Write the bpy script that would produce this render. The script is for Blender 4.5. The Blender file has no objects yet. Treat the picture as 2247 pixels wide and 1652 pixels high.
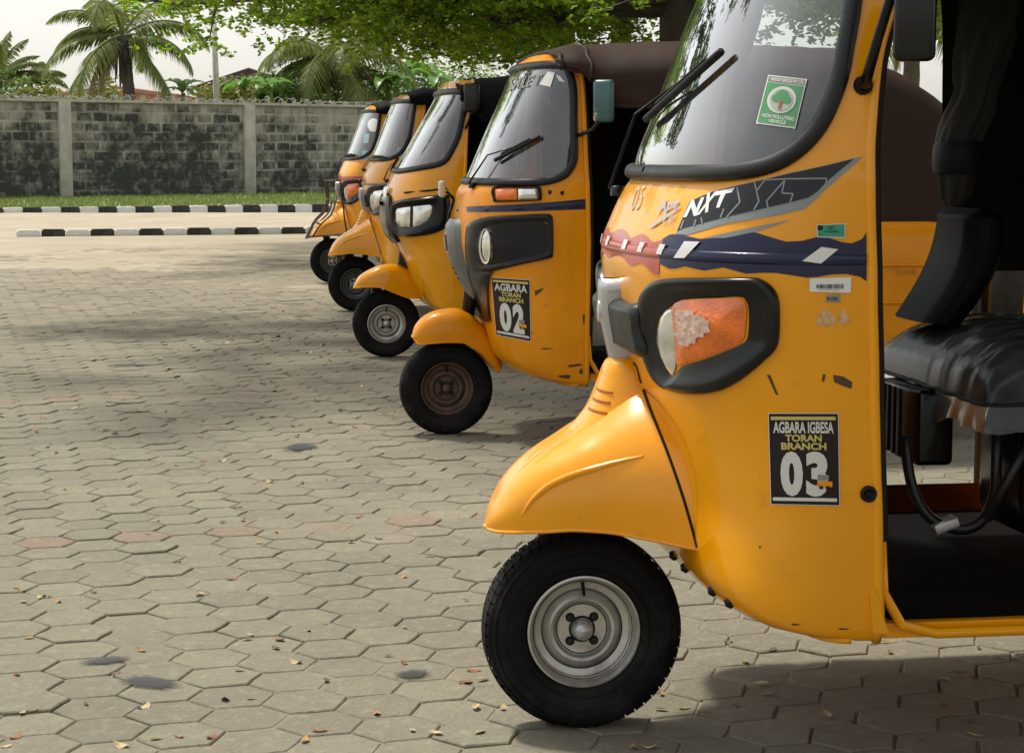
import bpy, bmesh, math, random
import numpy as np
from mathutils import Vector, Matrix, geometry, noise as mnoise
from mathutils.bvhtree import BVHTree

random.seed(7)
RNG = np.random.default_rng(7)
SC = bpy.context.scene
COL = SC.collection

# ------------------------------------------------------------------ camera, sky, sun, exposure
FPX, CX, CY, CAMH = 4200.0, 1123.5, 826.0, 1.249      # pinhole of the photograph, measured on a 2247 x 1652 grid
PITCH = math.atan(486 / FPX)
cam_data = bpy.data.cameras.new('camera')
cam = bpy.data.objects.new('camera', cam_data)
COL.objects.link(cam)
cam.location = (0, 0, CAMH)
cam.rotation_euler = (math.pi / 2 - PITCH, 0, 0)
cam_data.sensor_width = 36
cam_data.lens = 36 * FPX / 2247
cam_data.clip_start = 0.05
cam_data.clip_end = 1500
SC.camera = cam

SUN_EL, SUN_AZ = math.radians(62), math.radians(-48)   # azimuth clockwise from +Y (the view direction)
sun_dir = Vector((math.sin(SUN_AZ) * math.cos(SUN_EL), math.cos(SUN_AZ) * math.cos(SUN_EL), math.sin(SUN_EL)))
world = bpy.data.worlds.new('World')
SC.world = world
world.use_nodes = True
wn, wl = world.node_tree.nodes, world.node_tree.links
wn.clear()
sky = wn.new('ShaderNodeTexSky')
sky.sky_type = 'NISHITA'
sky.sun_disc = False
sky.sun_elevation = SUN_EL
sky.sun_rotation = SUN_AZ
sky.air_density = 1.2
sky.dust_density = 3.0
sky.ozone_density = 1.0
hsv = wn.new('ShaderNodeHueSaturation')
hsv.inputs['Saturation'].default_value = 0.45          # thin white overcast
bg = wn.new('ShaderNodeBackground')
bg.inputs['Strength'].default_value = 0.138
wo = wn.new('ShaderNodeOutputWorld')
wl.new(sky.outputs[0], hsv.inputs['Color'])
haze_mix = wn.new('ShaderNodeMix'); haze_mix.data_type = 'RGBA'
haze_mix.inputs['Factor'].default_value = 0.5           # even white veil of high cloud over the whole sky
haze_mix.inputs[7].default_value = (3.6, 3.52, 3.3, 1)
wl.new(hsv.outputs[0], haze_mix.inputs[6])
wl.new(haze_mix.outputs[2], bg.inputs[0])
wl.new(bg.outputs[0], wo.inputs[0])
sl = bpy.data.lights.new('sun', 'SUN')
sl.energy = 2.3
sl.angle = math.radians(5.0)
sl.color = (1.0, 0.93, 0.80)
sun = bpy.data.objects.new('sun', sl)
COL.objects.link(sun)
sun.rotation_euler = (-sun_dir).to_track_quat('-Z', 'Y').to_euler()
SC.view_settings.view_transform = 'Standard'
SC.view_settings.look = 'None'
SC.view_settings.gamma = 1.0
SC.view_settings.use_curve_mapping = False
SC.view_settings.exposure = 0.85
SC.cycles.max_bounces = 8
SC.cycles.transparent_max_bounces = 16
SC.cycles.caustics_reflective = False
SC.cycles.caustics_refractive = False
SC.cycles.use_denoising = True

# ------------------------------------------------------------------ helpers
def srgb(r, g, b):
    f = lambda c: (c / 255 / 12.92) if c / 255 <= 0.04045 else ((c / 255 + 0.055) / 1.055) ** 2.4
    return (f(r), f(g), f(b))

def mat(name, color, rough=0.5, metal=0.0, coat=0.0, var=0.0, vscale=8.0, bump=0.0, bscale=40.0, spec=0.5,
        dirt=None, dirt_amt=0.0, dirt_scale=5.0, dirt_lo=0.55, dirt_hi=0.75, coord='Object', stretch=None):
    m = bpy.data.materials.new(name)
    m.use_nodes = True
    n, l = m.node_tree.nodes, m.node_tree.links
    b = n['Principled BSDF']
    b.inputs['Base Color'].default_value = (*color, 1)
    b.inputs['Roughness'].default_value = rough
    b.inputs['Metallic'].default_value = metal
    b.inputs['Coat Weight'].default_value = coat
    b.inputs['Coat Roughness'].default_value = 0.06
    b.inputs['Specular IOR Level'].default_value = spec
    tc = n.new('ShaderNodeTexCoord')
    co = tc.outputs[coord]
    if stretch:
        mp = n.new('ShaderNodeMapping')
        mp.inputs['Scale'].default_value = stretch
        l.new(co, mp.inputs[0]); co = mp.outputs[0]
    out = None
    if var > 0:
        t = n.new('ShaderNodeTexNoise'); t.inputs['Scale'].default_value = vscale; t.inputs['Detail'].default_value = 6
        l.new(co, t.inputs['Vector'])
        mr = n.new('ShaderNodeMapRange'); mr.inputs[1].default_value = 0.3; mr.inputs[2].default_value = 0.7
        mr.inputs[3].default_value = 1 - var; mr.inputs[4].default_value = 1 + var
        l.new(t.outputs['Fac'], mr.inputs[0])
        mx = n.new('ShaderNodeVectorMath'); mx.operation = 'SCALE'
        mx.inputs[0].default_value = color
        l.new(mr.outputs[0], mx.inputs['Scale'])
        out = mx.outputs[0]
        rr = n.new('ShaderNodeMapRange'); rr.inputs[1].default_value = 0.3; rr.inputs[2].default_value = 0.7
        rr.inputs[3].default_value = max(0.02, rough - 0.08); rr.inputs[4].default_value = min(1, rough + 0.12)
        l.new(t.outputs['Fac'], rr.inputs[0]); l.new(rr.outputs[0], b.inputs['Roughness'])
    if dirt is not None:
        t2 = n.new('ShaderNodeTexNoise'); t2.inputs['Scale'].default_value = dirt_scale; t2.inputs['Detail'].default_value = 10
        t2.inputs['Roughness'].default_value = 0.65
        l.new(co, t2.inputs['Vector'])
        r2 = n.new('ShaderNodeMapRange'); r2.inputs[1].default_value = dirt_lo; r2.inputs[2].default_value = dirt_hi
        r2.inputs[4].default_value = dirt_amt
        l.new(t2.outputs['Fac'], r2.inputs[0])
        mi = n.new('ShaderNodeMix'); mi.data_type = 'RGBA'
        l.new(r2.outputs[0], mi.inputs['Factor'])
        if out is not None: l.new(out, mi.inputs[6])
        else: mi.inputs[6].default_value = (*color, 1)
        mi.inputs[7].default_value = (*dirt, 1)
        out = mi.outputs[2]
    if out is not None: l.new(out, b.inputs['Base Color'])
    if bump > 0:
        t3 = n.new('ShaderNodeTexNoise'); t3.inputs['Scale'].default_value = bscale; t3.inputs['Detail'].default_value = 8
        l.new(co, t3.inputs['Vector'])
        bp = n.new('ShaderNodeBump'); bp.inputs['Strength'].default_value = bump; bp.inputs['Distance'].default_value = 0.01
        l.new(t3.outputs['Fac'], bp.inputs['Height']); l.new(bp.outputs[0], b.inputs['Normal'])
    return m

def leaf_mat(name, c1, c2, trans=0.45, rough=0.5):
    m = bpy.data.materials.new(name); m.use_nodes = True
    n, l = m.node_tree.nodes, m.node_tree.links
    n.clear()
    g = n.new('ShaderNodeNewGeometry')
    mi = n.new('ShaderNodeMix'); mi.data_type = 'RGBA'
    mi.inputs[6].default_value = (*c1, 1); mi.inputs[7].default_value = (*c2, 1)
    l.new(g.outputs['Random Per Island'], mi.inputs['Factor'])
    p = n.new('ShaderNodeBsdfPrincipled'); p.inputs['Roughness'].default_value = rough
    tr = n.new('ShaderNodeBsdfTranslucent')
    ms = n.new('ShaderNodeMixShader'); ms.inputs[0].default_value = trans
    o = n.new('ShaderNodeOutputMaterial')
    l.new(mi.outputs[2], p.inputs['Base Color']); l.new(mi.outputs[2], tr.inputs[0])
    l.new(p.outputs[0], ms.inputs[1]); l.new(tr.outputs[0], ms.inputs[2]); l.new(ms.outputs[0], o.inputs[0])
    return m

def glass_mat(name, tint=(0.82, 0.88, 0.86), dust=0.10, boost=1.0, rough=0.015):
    m = bpy.data.materials.new(name); m.use_nodes = True
    n, l = m.node_tree.nodes, m.node_tree.links
    n.clear()
    tr = n.new('ShaderNodeBsdfTransparent'); tr.inputs[0].default_value = (*tint, 1)
    gl = n.new('ShaderNodeBsdfGlossy'); gl.inputs['Roughness'].default_value = rough
    fr = n.new('ShaderNodeFresnel'); fr.inputs[0].default_value = 1.55
    mu = n.new('ShaderNodeMath'); mu.operation = 'MULTIPLY'; mu.inputs[1].default_value = boost; mu.use_clamp = True
    l.new(fr.outputs[0], mu.inputs[0])
    ms = n.new('ShaderNodeMixShader'); l.new(mu.outputs[0], ms.inputs[0]); l.new(tr.outputs[0], ms.inputs[1]); l.new(gl.outputs[0], ms.inputs[2])
    tc = n.new('ShaderNodeTexCoord'); mp = n.new('ShaderNodeMapping'); mp.inputs['Scale'].default_value = (5, 16, 2.2)
    no = n.new('ShaderNodeTexNoise'); no.inputs['Scale'].default_value = 1.6; no.inputs['Detail'].default_value = 5
    l.new(tc.outputs['Object'], mp.inputs[0]); l.new(mp.outputs[0], no.inputs['Vector'])
    mr = n.new('ShaderNodeMapRange'); mr.inputs[1].default_value = 0.35; mr.inputs[2].default_value = 0.75
    mr.inputs[3].default_value = dust * 0.3; mr.inputs[4].default_value = dust * 1.8
    l.new(no.outputs['Fac'], mr.inputs[0])
    df = n.new('ShaderNodeBsdfDiffuse'); df.inputs[0].default_value = (0.55, 0.56, 0.55, 1)
    m2 = n.new('ShaderNodeMixShader'); l.new(mr.outputs[0], m2.inputs[0]); l.new(ms.outputs[0], m2.inputs[1]); l.new(df.outputs[0], m2.inputs[2])
    o = n.new('ShaderNodeOutputMaterial'); l.new(m2.outputs[0], o.inputs[0])
    return m

def obj(name, verts, faces, m=None, parent=None, smooth=False, auto=None):
    me = bpy.data.meshes.new(name)
    if isinstance(verts, np.ndarray): verts = verts.tolist()
    if isinstance(faces, np.ndarray): faces = faces.tolist()
    me.from_pydata(verts, [], faces)
    me.update()
    if smooth:
        me.polygons.foreach_set('use_smooth', [True] * len(me.polygons))
        if auto is not None:
            me.set_sharp_from_angle(angle=math.radians(auto))
    o = bpy.data.objects.new(name, me)
    COL.objects.link(o)
    if m is not None: me.materials.append(m)
    if parent is not None: o.parent = parent
    return o

def obj_bm(name, bm, m=None, parent=None, smooth=False, auto=None):
    me = bpy.data.meshes.new(name)
    bm.to_mesh(me); bm.free()
    if smooth:
        me.polygons.foreach_set('use_smooth', [True] * len(me.polygons))
        if auto is not None: me.set_sharp_from_angle(angle=math.radians(auto))
    o = bpy.data.objects.new(name, me); COL.objects.link(o)
    if m is not None: me.materials.append(m)
    if parent is not None: o.parent = parent
    return o

def tag(o, label=None, cat=None, group=None, kind=None):
    if label: o['label'] = label
    if cat: o['category'] = cat
    if group: o['group'] = group
    if kind: o['kind'] = kind
    return o

def empty(name, loc, rz=0.0):
    o = bpy.data.objects.new(name, None); COL.objects.link(o)
    o.location = loc; o.rotation_euler = (0, 0, rz); o.empty_display_size = 0.2
    return o

class MB:
    """collects simple shapes into one mesh"""
    def __init__(s): s.v = []; s.f = []
    def add(s, v, f):
        b = len(s.v); s.v += [tuple(p) for p in v]; s.f += [tuple(i + b for i in q) for q in f]; return s
    def box(s, c, d, rot=None):
        c = Vector(c); out = []
        for x, y, z in ((-1,-1,-1),(1,-1,-1),(1,1,-1),(-1,1,-1),(-1,-1,1),(1,-1,1),(1,1,1),(-1,1,1)):
            p = Vector((x*d[0]/2, y*d[1]/2, z*d[2]/2))
            if rot is not None: p = rot @ p
            out.append(c + p)
        return s.add(out, [(3,2,1,0),(4,5,6,7),(0,1,5,4),(1,2,6,5),(2,3,7,6),(3,0,4,7)])
    def tube(s, pts, r, n=10, cap=True, closed=False):
        pts = [Vector(p) for p in pts]
        if isinstance(r, (int, float)): r = [r] * len(pts)
        k = len(pts); out = []; prev = None
        for i, p in enumerate(pts):
            if closed: t = pts[(i+1) % k] - pts[i-1]
            else: t = pts[min(i+1, k-1)] - pts[max(i-1, 0)]
            if t.length < 1e-9: t = Vector((0,0,1))
            t.normalize()
            if prev is None:
                a = Vector((0,0,1)) if abs(t.z) < 0.9 else Vector((1,0,0))
                x = t.cross(a).normalized()
            else:
                x = (prev - t * prev.dot(t))
                x = x.normalized() if x.length > 1e-6 else t.orthogonal().normalized()
            prev = x; y = t.cross(x)
            for j in range(n):
                a = 2*math.pi*j/n
                out.append(p + (x*math.cos(a) + y*math.sin(a))*r[i])
        fs = []
        for i in range(k if closed else k-1):
            i2 = (i+1) % k
            for j in range(n):
                j2 = (j+1) % n
                fs.append((i*n+j, i*n+j2, i2*n+j2, i2*n+j))
        if cap and not closed:
            fs.append(tuple(range(n-1, -1, -1))); fs.append(tuple((k-1)*n+j for j in range(n)))
        return s.add(out, fs)
    def lathe(s, prof, axis_o=(0,0,0), axis='y', n=48, closed=False):
        out = []
        k = len(prof)
        for i in range(n):
            a = 2*math.pi*i/n
            for (r, h) in prof:
                if axis == 'y': out.append((axis_o[0]+r*math.cos(a), axis_o[1]+h, axis_o[2]+r*math.sin(a)))
                else: out.append((axis_o[0]+r*math.cos(a), axis_o[1]+r*math.sin(a), axis_o[2]+h))
        fs = []
        for i in range(n):
            i2 = (i+1) % n
            for j in range(k if closed else k-1):
                j2 = (j+1) % k
                q = (i*k+j, i*k+j2, i2*k+j2, i2*k+j)
                fs.append(q if axis == 'y' else q[::-1])
        return s.add(out, fs)
    def grid(s, P):
        """P: array (a,b,3)"""
        a, b = P.shape[:2]
        fs = [(i*b+j, i*b+j+1, (i+1)*b+j+1, (i+1)*b+j) for i in range(a-1) for j in range(b-1)]
        return s.add([tuple(p) for p in P.reshape(-1, 3)], fs)
    def build(s, name, m=None, parent=None, smooth=False, auto=None):
        return obj(name, s.v, s.f, m, parent, smooth, auto)

def rbox(name, c, d, r, m, parent, seg=3, rot=None, noise=0.0, sub=0):
    """bevelled box"""
    bm = bmesh.new()
    bmesh.ops.create_cube(bm, size=1)
    bmesh.ops.scale(bm, vec=d, verts=bm.verts)
    if sub: bmesh.ops.subdivide_edges(bm, edges=bm.edges[:], cuts=sub, use_grid_fill=True)
    else: bmesh.ops.bevel(bm, geom=bm.edges[:], offset=r, segments=seg, affect='EDGES', profile=0.5)
    if rot is not None: bmesh.ops.rotate(bm, cent=(0,0,0), matrix=rot, verts=bm.verts)
    bmesh.ops.translate(bm, vec=c, verts=bm.verts)
    return obj_bm(name, bm, m, parent, True, 40)

def pix_ray(x, y):
    ct, st = math.cos(PITCH), math.sin(PITCH)
    return Vector((x - CX, FPX*ct + (CY - y)*st, -FPX*st + (CY - y)*ct)).normalized()

def ground_at(x, y, z=0.0):
    r = pix_ray(x, y); t = (z - CAMH) / r.z
    return Vector((0, 0, CAMH)) + r * t

def at_depth(x, y, d):
    r = pix_ray(x, y)
    return Vector((0, 0, CAMH)) + r * (d / r.y)

def project(p):
    ct, st = math.cos(PITCH), math.sin(PITCH)
    z = p[2] - CAMH; dep = p[1]*ct - z*st; up = p[1]*st + z*ct
    return (CX + FPX*p[0]/dep, CY - FPX*up/dep, dep)

def smooth_interp(xs, ys):
    """monotone cubic through the table"""
    xs = np.array(xs, float); ys = np.array(ys, float)
    h = np.diff(xs); dl = np.diff(ys)/h
    mm = np.zeros(len(xs)); mm[0], mm[-1] = dl[0], dl[-1]
    for i in range(1, len(xs)-1):
        if dl[i-1]*dl[i] > 0:
            w1, w2 = 2*h[i]+h[i-1], h[i]+2*h[i-1]
            mm[i] = (w1+w2)/(w1/dl[i-1]+w2/dl[i])
    def f(x):
        x = np.clip(x, xs[0], xs[-1]); i = np.clip(np.searchsorted(xs, x)-1, 0, len(xs)-2)
        t = (x-xs[i])/h[i]
        return ((2*t**3-3*t**2+1)*ys[i]+(t**3-2*t**2+t)*h[i]*mm[i]+(-2*t**3+3*t**2)*ys[i+1]+(t**3-t**2)*h[i]*mm[i+1])
    return f

def bez(p0, p1, p2, n):
    p0, p1, p2 = Vector(p0), Vector(p1), Vector(p2)
    return [p0*(1-t)**2 + p1*2*t*(1-t) + p2*t*t for t in [i/(n-1) for i in range(n)]]

def catmull(pts, per=6, closed=False):
    pts = [np.array(p, float) for p in pts]; n = len(pts); out = []
    rng = range(n) if closed else range(n-1)
    for i in rng:
        if closed: p0, p1, p2, p3 = pts[i-1], pts[i], pts[(i+1) % n], pts[(i+2) % n]
        else: p0, p1, p2, p3 = pts[max(i-1,0)], pts[i], pts[i+1], pts[min(i+2,n-1)]
        for k in range(per):
            t = k/per
            out.append(0.5*((2*p1)+(-p0+p2)*t+(2*p0-5*p1+4*p2-p3)*t*t+(-p0+3*p1-3*p2+p3)*t**3))
    if not closed: out.append(pts[-1])
    return out

def resample_closed(pts, n):
    P = np.array(pts, float); Q = np.vstack([P, P[:1]])
    d = np.r_[0, np.cumsum(np.linalg.norm(np.diff(Q, axis=0), axis=1))]
    s = np.linspace(0, d[-1], n, endpoint=False)
    return np.stack([np.interp(s, d, Q[:, k]) for k in range(P.shape[1])], 1)

def in_poly(x, y, poly):
    poly = np.asarray(poly); c = np.zeros(np.shape(x), bool); j = len(poly)-1
    for i in range(len(poly)):
        xi, yi = poly[i]; xj, yj = poly[j]
        cond = ((yi > y) != (yj > y)) & (x < (xj-xi)*(y-yi)/(yj-yi+1e-12)+xi)
        c ^= cond; j = i
    return c
# ------------------------------------------------------------------ ground materials
def ground_material(name, base, sand, paver=False):
    m = bpy.data.materials.new(name); m.use_nodes = True
    n, l = m.node_tree.nodes, m.node_tree.links
    b = n['Principled BSDF']; b.inputs['Roughness'].default_value = 0.92; b.inputs['Specular IOR Level'].default_value = 0.25
    geo = n.new('ShaderNodeNewGeometry')
    def noise(scale, detail=6, rough=0.55):
        t = n.new('ShaderNodeTexNoise'); t.inputs['Scale'].default_value = scale; t.inputs['Detail'].default_value = detail
        t.inputs['Roughness'].default_value = rough
        l.new(geo.outputs['Position'], t.inputs['Vector']); return t.outputs['Fac']
    def mrange(s, a, b_, c, d):
        r = n.new('ShaderNodeMapRange'); r.inputs[1].default_value = a; r.inputs[2].default_value = b_
        r.inputs[3].default_value = c; r.inputs[4].default_value = d; l.new(s, r.inputs[0]); return r.outputs[0]
    def mix(f, a, c, blend='MIX'):
        k = n.new('ShaderNodeMix'); k.data_type = 'RGBA'; k.blend_type = blend
        if isinstance(f, float): k.inputs['Factor'].default_value = f
        else: l.new(f, k.inputs['Factor'])
        for q, s in ((6, a), (7, c)):
            if isinstance(s, tuple): k.inputs[q].default_value = (*s, 1)
            else: l.new(s, k.inputs[q])
        return k.outputs[2]
    col = base
    if paver:
        oi = n.new('ShaderNodeObjectInfo')
        ad = n.new('ShaderNodeMath'); ad.operation = 'ADD'
        l.new(geo.outputs['Random Per Island'], ad.inputs[0]); l.new(oi.outputs['Random'], ad.inputs[1])
        fr = n.new('ShaderNodeMath'); fr.operation = 'FRACT'; l.new(ad.outputs[0], fr.inputs[0])
        v = mrange(fr.outputs[0], 0, 1, 0.86, 1.12)
        sc = n.new('ShaderNodeVectorMath'); sc.operation = 'SCALE'; sc.inputs[0].default_value = base
        l.new(v, sc.inputs['Scale']); col = sc.outputs[0]
        at = n.new('ShaderNodeAttribute'); at.attribute_name = 'red'; at.attribute_type = 'GEOMETRY'
        if name == 'paver_red': col = mix(0.5, col, (0.34, 0.18, 0.13))
    col = mix(mrange(noise(9, 8, .6), .38, .68, 0.0, 0.35), col, (0.17, 0.155, 0.12) if paver else (0.33, 0.27, 0.19))
    # sand washed over the paving in big soft patches, thicker further up the yard
    sp = n.new('ShaderNodeSeparateXYZ'); l.new(geo.outputs['Position'], sp.inputs[0])
    far = mrange(sp.outputs[1], 8.0, 24.0, -0.25, 0.8)
    s1 = mrange(noise(0.55, 6, .6), .35, .7, 0.0, 0.8)
    ad2 = n.new('ShaderNodeMath'); ad2.operation = 'ADD'; ad2.use_clamp = True
    l.new(far, ad2.inputs[0]); l.new(s1, ad2.inputs[1])
    mu = n.new('ShaderNodeMath'); mu.operation = 'MULTIPLY'; mu.inputs[1].default_value = 0.85
    l.new(ad2.outputs[0], mu.inputs[0])
    col = mix(mu.outputs[0], col, sand)
    col = mix(mrange(noise(85, 5, .75), .42, .72, 0.0, 0.45), col, (0.12, 0.11, 0.085))
    col = mix(mrange(noise(1.3, 6, .6), .35, .7, 0.0, 0.40), col, (0.155, 0.145, 0.115))
    col = mix(mrange(noise(.32, 3, .5), .4, .65, 0.0, 0.30), col, (0.17, 0.16, 0.125))
    col = mix(mrange(noise(26, 5, .65), .52, .72, 0.0, 0.35), col, (0.40, 0.37, 0.29))
    l.new(col, b.inputs['Base Color'])
    bp = n.new('ShaderNodeBump'); bp.inputs['Strength'].default_value = 0.8; bp.inputs['Distance'].default_value = 0.010
    hsum = n.new('ShaderNodeMath'); hsum.operation = 'ADD'
    l.new(noise(60, 8, .7), hsum.inputs[0]); l.new(noise(14, 4, .5), hsum.inputs[1])
    l.new(hsum.outputs[0], bp.inputs['Height']); l.new(bp.outputs[0], b.inputs['Normal'])
    return m

SAND = (0.37, 0.315, 0.225)
PAVE = (0.25, 0.234, 0.172)
M_paver = ground_material('paver_grey', PAVE, (0.31, 0.272, 0.20), True)
M_paver_red = ground_material('paver_red', PAVE, (0.31, 0.272, 0.20), True)
M_joint = mat('joint_dirt', (0.115, 0.10, 0.08), 0.95, var=0.4, vscale=30, bump=0.6, bscale=60)
M_sand = ground_material('sandy_yard', (0.40, 0.34, 0.245), SAND)

# one earth sheet to the horizon
E_ = 600
obj_g = obj('ground', [(-E_, -E_, -0.09), (E_, -E_, -0.09), (E_, E_, -0.09), (-E_, E_, -0.09)], [(0, 1, 2, 3)], M_sand)
tag(obj_g, 'sandy earth ground reaching beyond the wall', kind='structure')

# paved yard: a bed of dirt with hexagonal concrete blocks; sand buries the blocks further up
ANG = math.radians(17.0)
AX, AY = Vector((math.cos(ANG), math.sin(ANG))), Vector((-math.sin(ANG), math.cos(ANG)))
PW = 0.2053; PH = PW * math.sqrt(3) / 2
bed_x = np.linspace(-26, 24, 140); bed_y = np.concatenate([np.linspace(-6, 26, 150), np.linspace(26.5, 41.5, 20)])
BX, BY = np.meshgrid(bed_x, bed_y, indexing='ij')
def wob(x, y, s):
    return (np.sin(x*1.7*s+1.3)*np.cos(y*1.1*s+.4)+np.sin(x*.7*s-y*.9*s+2.)+np.sin(y*2.3*s+x*.5*s))/3
BZ = -0.0048 + 0.003*wob(BX*2.2, BY*2.0, 1.6)*np.clip(1-BY/40, 0, 1) + np.clip((BY-17)/12, 0, 1)*0.0125 + np.clip((BY-14)/6, 0, 1)*0.005*wob(BX, BY, 1.1)
yard = MB().grid(np.stack([BX, BY, BZ], -1))
yard.f = [f[::-1] for f in yard.f]
M_bed = bpy.data.materials.new('yard_bed'); M_bed.use_nodes = True
# dirt in the joints near, sand further up: both are what lies there
_n, _l = M_bed.node_tree.nodes, M_bed.node_tree.links
_b = _n['Principled BSDF']; _b.inputs['Roughness'].default_value = 0.95
_g = _n.new('ShaderNodeNewGeometry'); _s = _n.new('ShaderNodeSeparateXYZ'); _l.new(_g.outputs['Position'], _s.inputs[0])
_r = _n.new('ShaderNodeMapRange'); _r.inputs[1].default_value = 7.0; _r.inputs[2].default_value = 20.0; _l.new(_s.outputs[1], _r.inputs[0])
_t = _n.new('ShaderNodeTexNoise'); _t.inputs['Scale'].default_value = 0.9; _t.inputs['Detail'].default_value = 8; _l.new(_g.outputs['Position'], _t.inputs['Vector'])
_m1 = _n.new('ShaderNodeMix'); _m1.data_type = 'RGBA'; _m1.inputs[6].default_value = (0.30, 0.25, 0.175, 1); _m1.inputs[7].default_value = (0.37, 0.32, 0.235, 1)
_r2 = _n.new('ShaderNodeMapRange'); _r2.inputs[1].default_value = .35; _r2.inputs[2].default_value = .65; _l.new(_t.outputs['Fac'], _r2.inputs[0]); _l.new(_r2.outputs[0], _m1.inputs['Factor'])
_m2 = _n.new('ShaderNodeMix'); _m2.data_type = 'RGBA'; _m2.inputs[6].default_value = (0.205, 0.18, 0.135, 1)
_l.new(_m1.outputs[2], _m2.inputs[7]); _l.new(_r.outputs[0], _m2.inputs['Factor'])
_t3 = _n.new('ShaderNodeTexNoise'); _t3.inputs['Scale'].default_value = 5; _t3.inputs['Detail'].default_value = 8; _l.new(_g.outputs['Position'], _t3.inputs['Vector'])
_r3 = _n.new('ShaderNodeMapRange'); _r3.inputs[1].default_value = .5; _r3.inputs[2].default_value = .75; _r3.inputs[4].default_value = .45; _l.new(_t3.outputs['Fac'], _r3.inputs[0])
_m3 = _n.new('ShaderNodeMix'); _m3.data_type = 'RGBA'; _m3.inputs[7].default_value = (0.30, 0.25, 0.18, 1); _l.new(_m2.outputs[2], _m3.inputs[6]); _l.new(_r3.outputs[0], _m3.inputs['Factor'])
_l.new(_m3.outputs[2], _b.inputs['Base Color'])
_bp = _n.new('ShaderNodeBump'); _bp.inputs['Strength'].default_value = .7; _bp.inputs['Distance'].default_value = .02
_l.new(_t3.outputs['Fac'], _bp.inputs['Height']); _l.new(_bp.outputs[0], _b.inputs['Normal'])
yard_o = yard.build('paved_yard', M_bed, None, True)
tag(yard_o, 'yard of hexagonal concrete paving under drifted sand', kind='structure')

NO_ = 12                                                # outline points of one block: corners and edge middles
def hex_outline(rg):
    out = []
    for k in range(NO_):
        a = k*math.pi/6; r = 1.0 if k % 2 == 0 else math.cos(math.pi/6)
        out.append((a + rg.gauss(0, .012), r*(1 - abs(rg.gauss(0, .012)) - (.045 if rg.random() < .09 else 0))))
    return out
OUTL = [hex_outline(random.Random(900+k)) for k in range(14)]
def hex_verts(cx, cy, z, tx, ty, var=0):
    """top ring, worn edge ring, foot ring"""
    out = []
    for (r, h) in ((PW/2*0.942, 0.0), (PW/2*0.976, -0.003), (PW/2*0.98, -0.03)):
        for a, q in OUTL[var]:
            px, py = r*q*math.cos(a), r*q*math.sin(a)
            x = cx + AX.x*px + AY.x*py; y = cy + AX.y*px + AY.y*py
            out.append((x, y, z + h + tx*px + ty*py))
    return out
HEXF = [tuple(range(NO_))] + [(r*NO_+k, (r+1)*NO_+k, (r+1)*NO_+(k+1) % NO_, r*NO_+(k+1) % NO_) for r in (0, 1) for k in range(NO_)]
me_hex = [[], []]
_save = (AX, AY); AX, AY = Vector((1, 0)), Vector((0, 1))
for q, mm in enumerate((M_paver, M_paver_red)):
    for k in range(14):
        me = bpy.data.meshes.new('paver'); me.from_pydata(hex_verts(0, 0, 0, 0, 0, k), [], HEXF); me.materials.append(mm); me_hex[q].append(me)
AX, AY = _save
R0 = Vector((-1.222, 6.205)); r_al, r_ac = R0.dot(AX), R0.dot(AY)
cand = []
for i in range(-160, 160):
    for j in range(-160, 260):
        a = r_al + i*PW*0.75; c = r_ac + (j + (0.5 if i % 2 else 0.0))*PH
        p = AX*a + AY*c
        if not (1.2 < p.y < 26.5): continue
        if abs(p.x) > 0.275*p.y + 1.6: continue
        red = (i % 2 == 0) and (j % 21 == 0)
        cand.append((p.x, p.y, red))
def in_frame(x, y, mgn=0):
    if y < 2.2: return False
    X, Y, d = project((x, y, 0)); return -mgn < X < 2247+mgn and Y < 1652+mgn
vis = sorted([c for c in cand if in_frame(c[0], c[1], 40)], key=lambda c: c[1])
near = vis[:290]; nearset = set((round(c[0], 4), round(c[1], 4)) for c in near)
for (x, y, red) in near:
    o = bpy.data.objects.new('paver', random.choice(me_hex[1 if red else 0])); COL.objects.link(o)
    o.parent = yard_o
    o.location = (x, y, random.gauss(0, .0015)); o.rotation_euler = (random.gauss(0, .010), random.gauss(0, .010), ANG + random.gauss(0, .008))
for red_ in (False, True):
    mb = MB()
    for (x, y, red) in cand:
        if red != red_ or (round(x, 4), round(y, 4)) in nearset: continue
        mb.add(hex_verts(x+random.gauss(0, .001), y+random.gauss(0, .001), random.gauss(0, .0015), random.gauss(0, .012), random.gauss(0, .012), random.randrange(14)), HEXF)
    o = mb.build('farther_red_pavers' if red_ else 'farther_pavers', M_paver_red if red_ else M_paver, yard_o)
    o['kind'] = 'stuff'

# oil stains: thin dried films on the blocks
M_oil = bpy.data.materials.new('dried_oil'); M_oil.use_nodes = True
_n, _l = M_oil.node_tree.nodes, M_oil.node_tree.links; _b = _n['Principled BSDF']; _b.inputs['Base Color'].default_value = (0.022, 0.023, 0.027, 1); _b.inputs['Roughness'].default_value = .6
_tc = _n.new('ShaderNodeTexCoord'); _t = _n.new('ShaderNodeTexNoise'); _t.inputs['Scale'].default_value = 40; _t.inputs['Detail'].default_value = 6; _l.new(_tc.outputs['Object'], _t.inputs['Vector'])
_gr = _n.new('ShaderNodeTexGradient'); _gr.gradient_type = 'SPHERICAL'; _mp = _n.new('ShaderNodeMapping'); _mp.inputs['Scale'].default_value = (13, 13, 13); _l.new(_tc.outputs['Object'], _mp.inputs[0]); _l.new(_mp.outputs[0], _gr.inputs[0])
_ad = _n.new('ShaderNodeMath'); _ad.operation = 'ADD'; _l.new(_t.outputs['Fac'], _ad.inputs[0]); _l.new(_gr.outputs[0], _ad.inputs[1])
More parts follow.
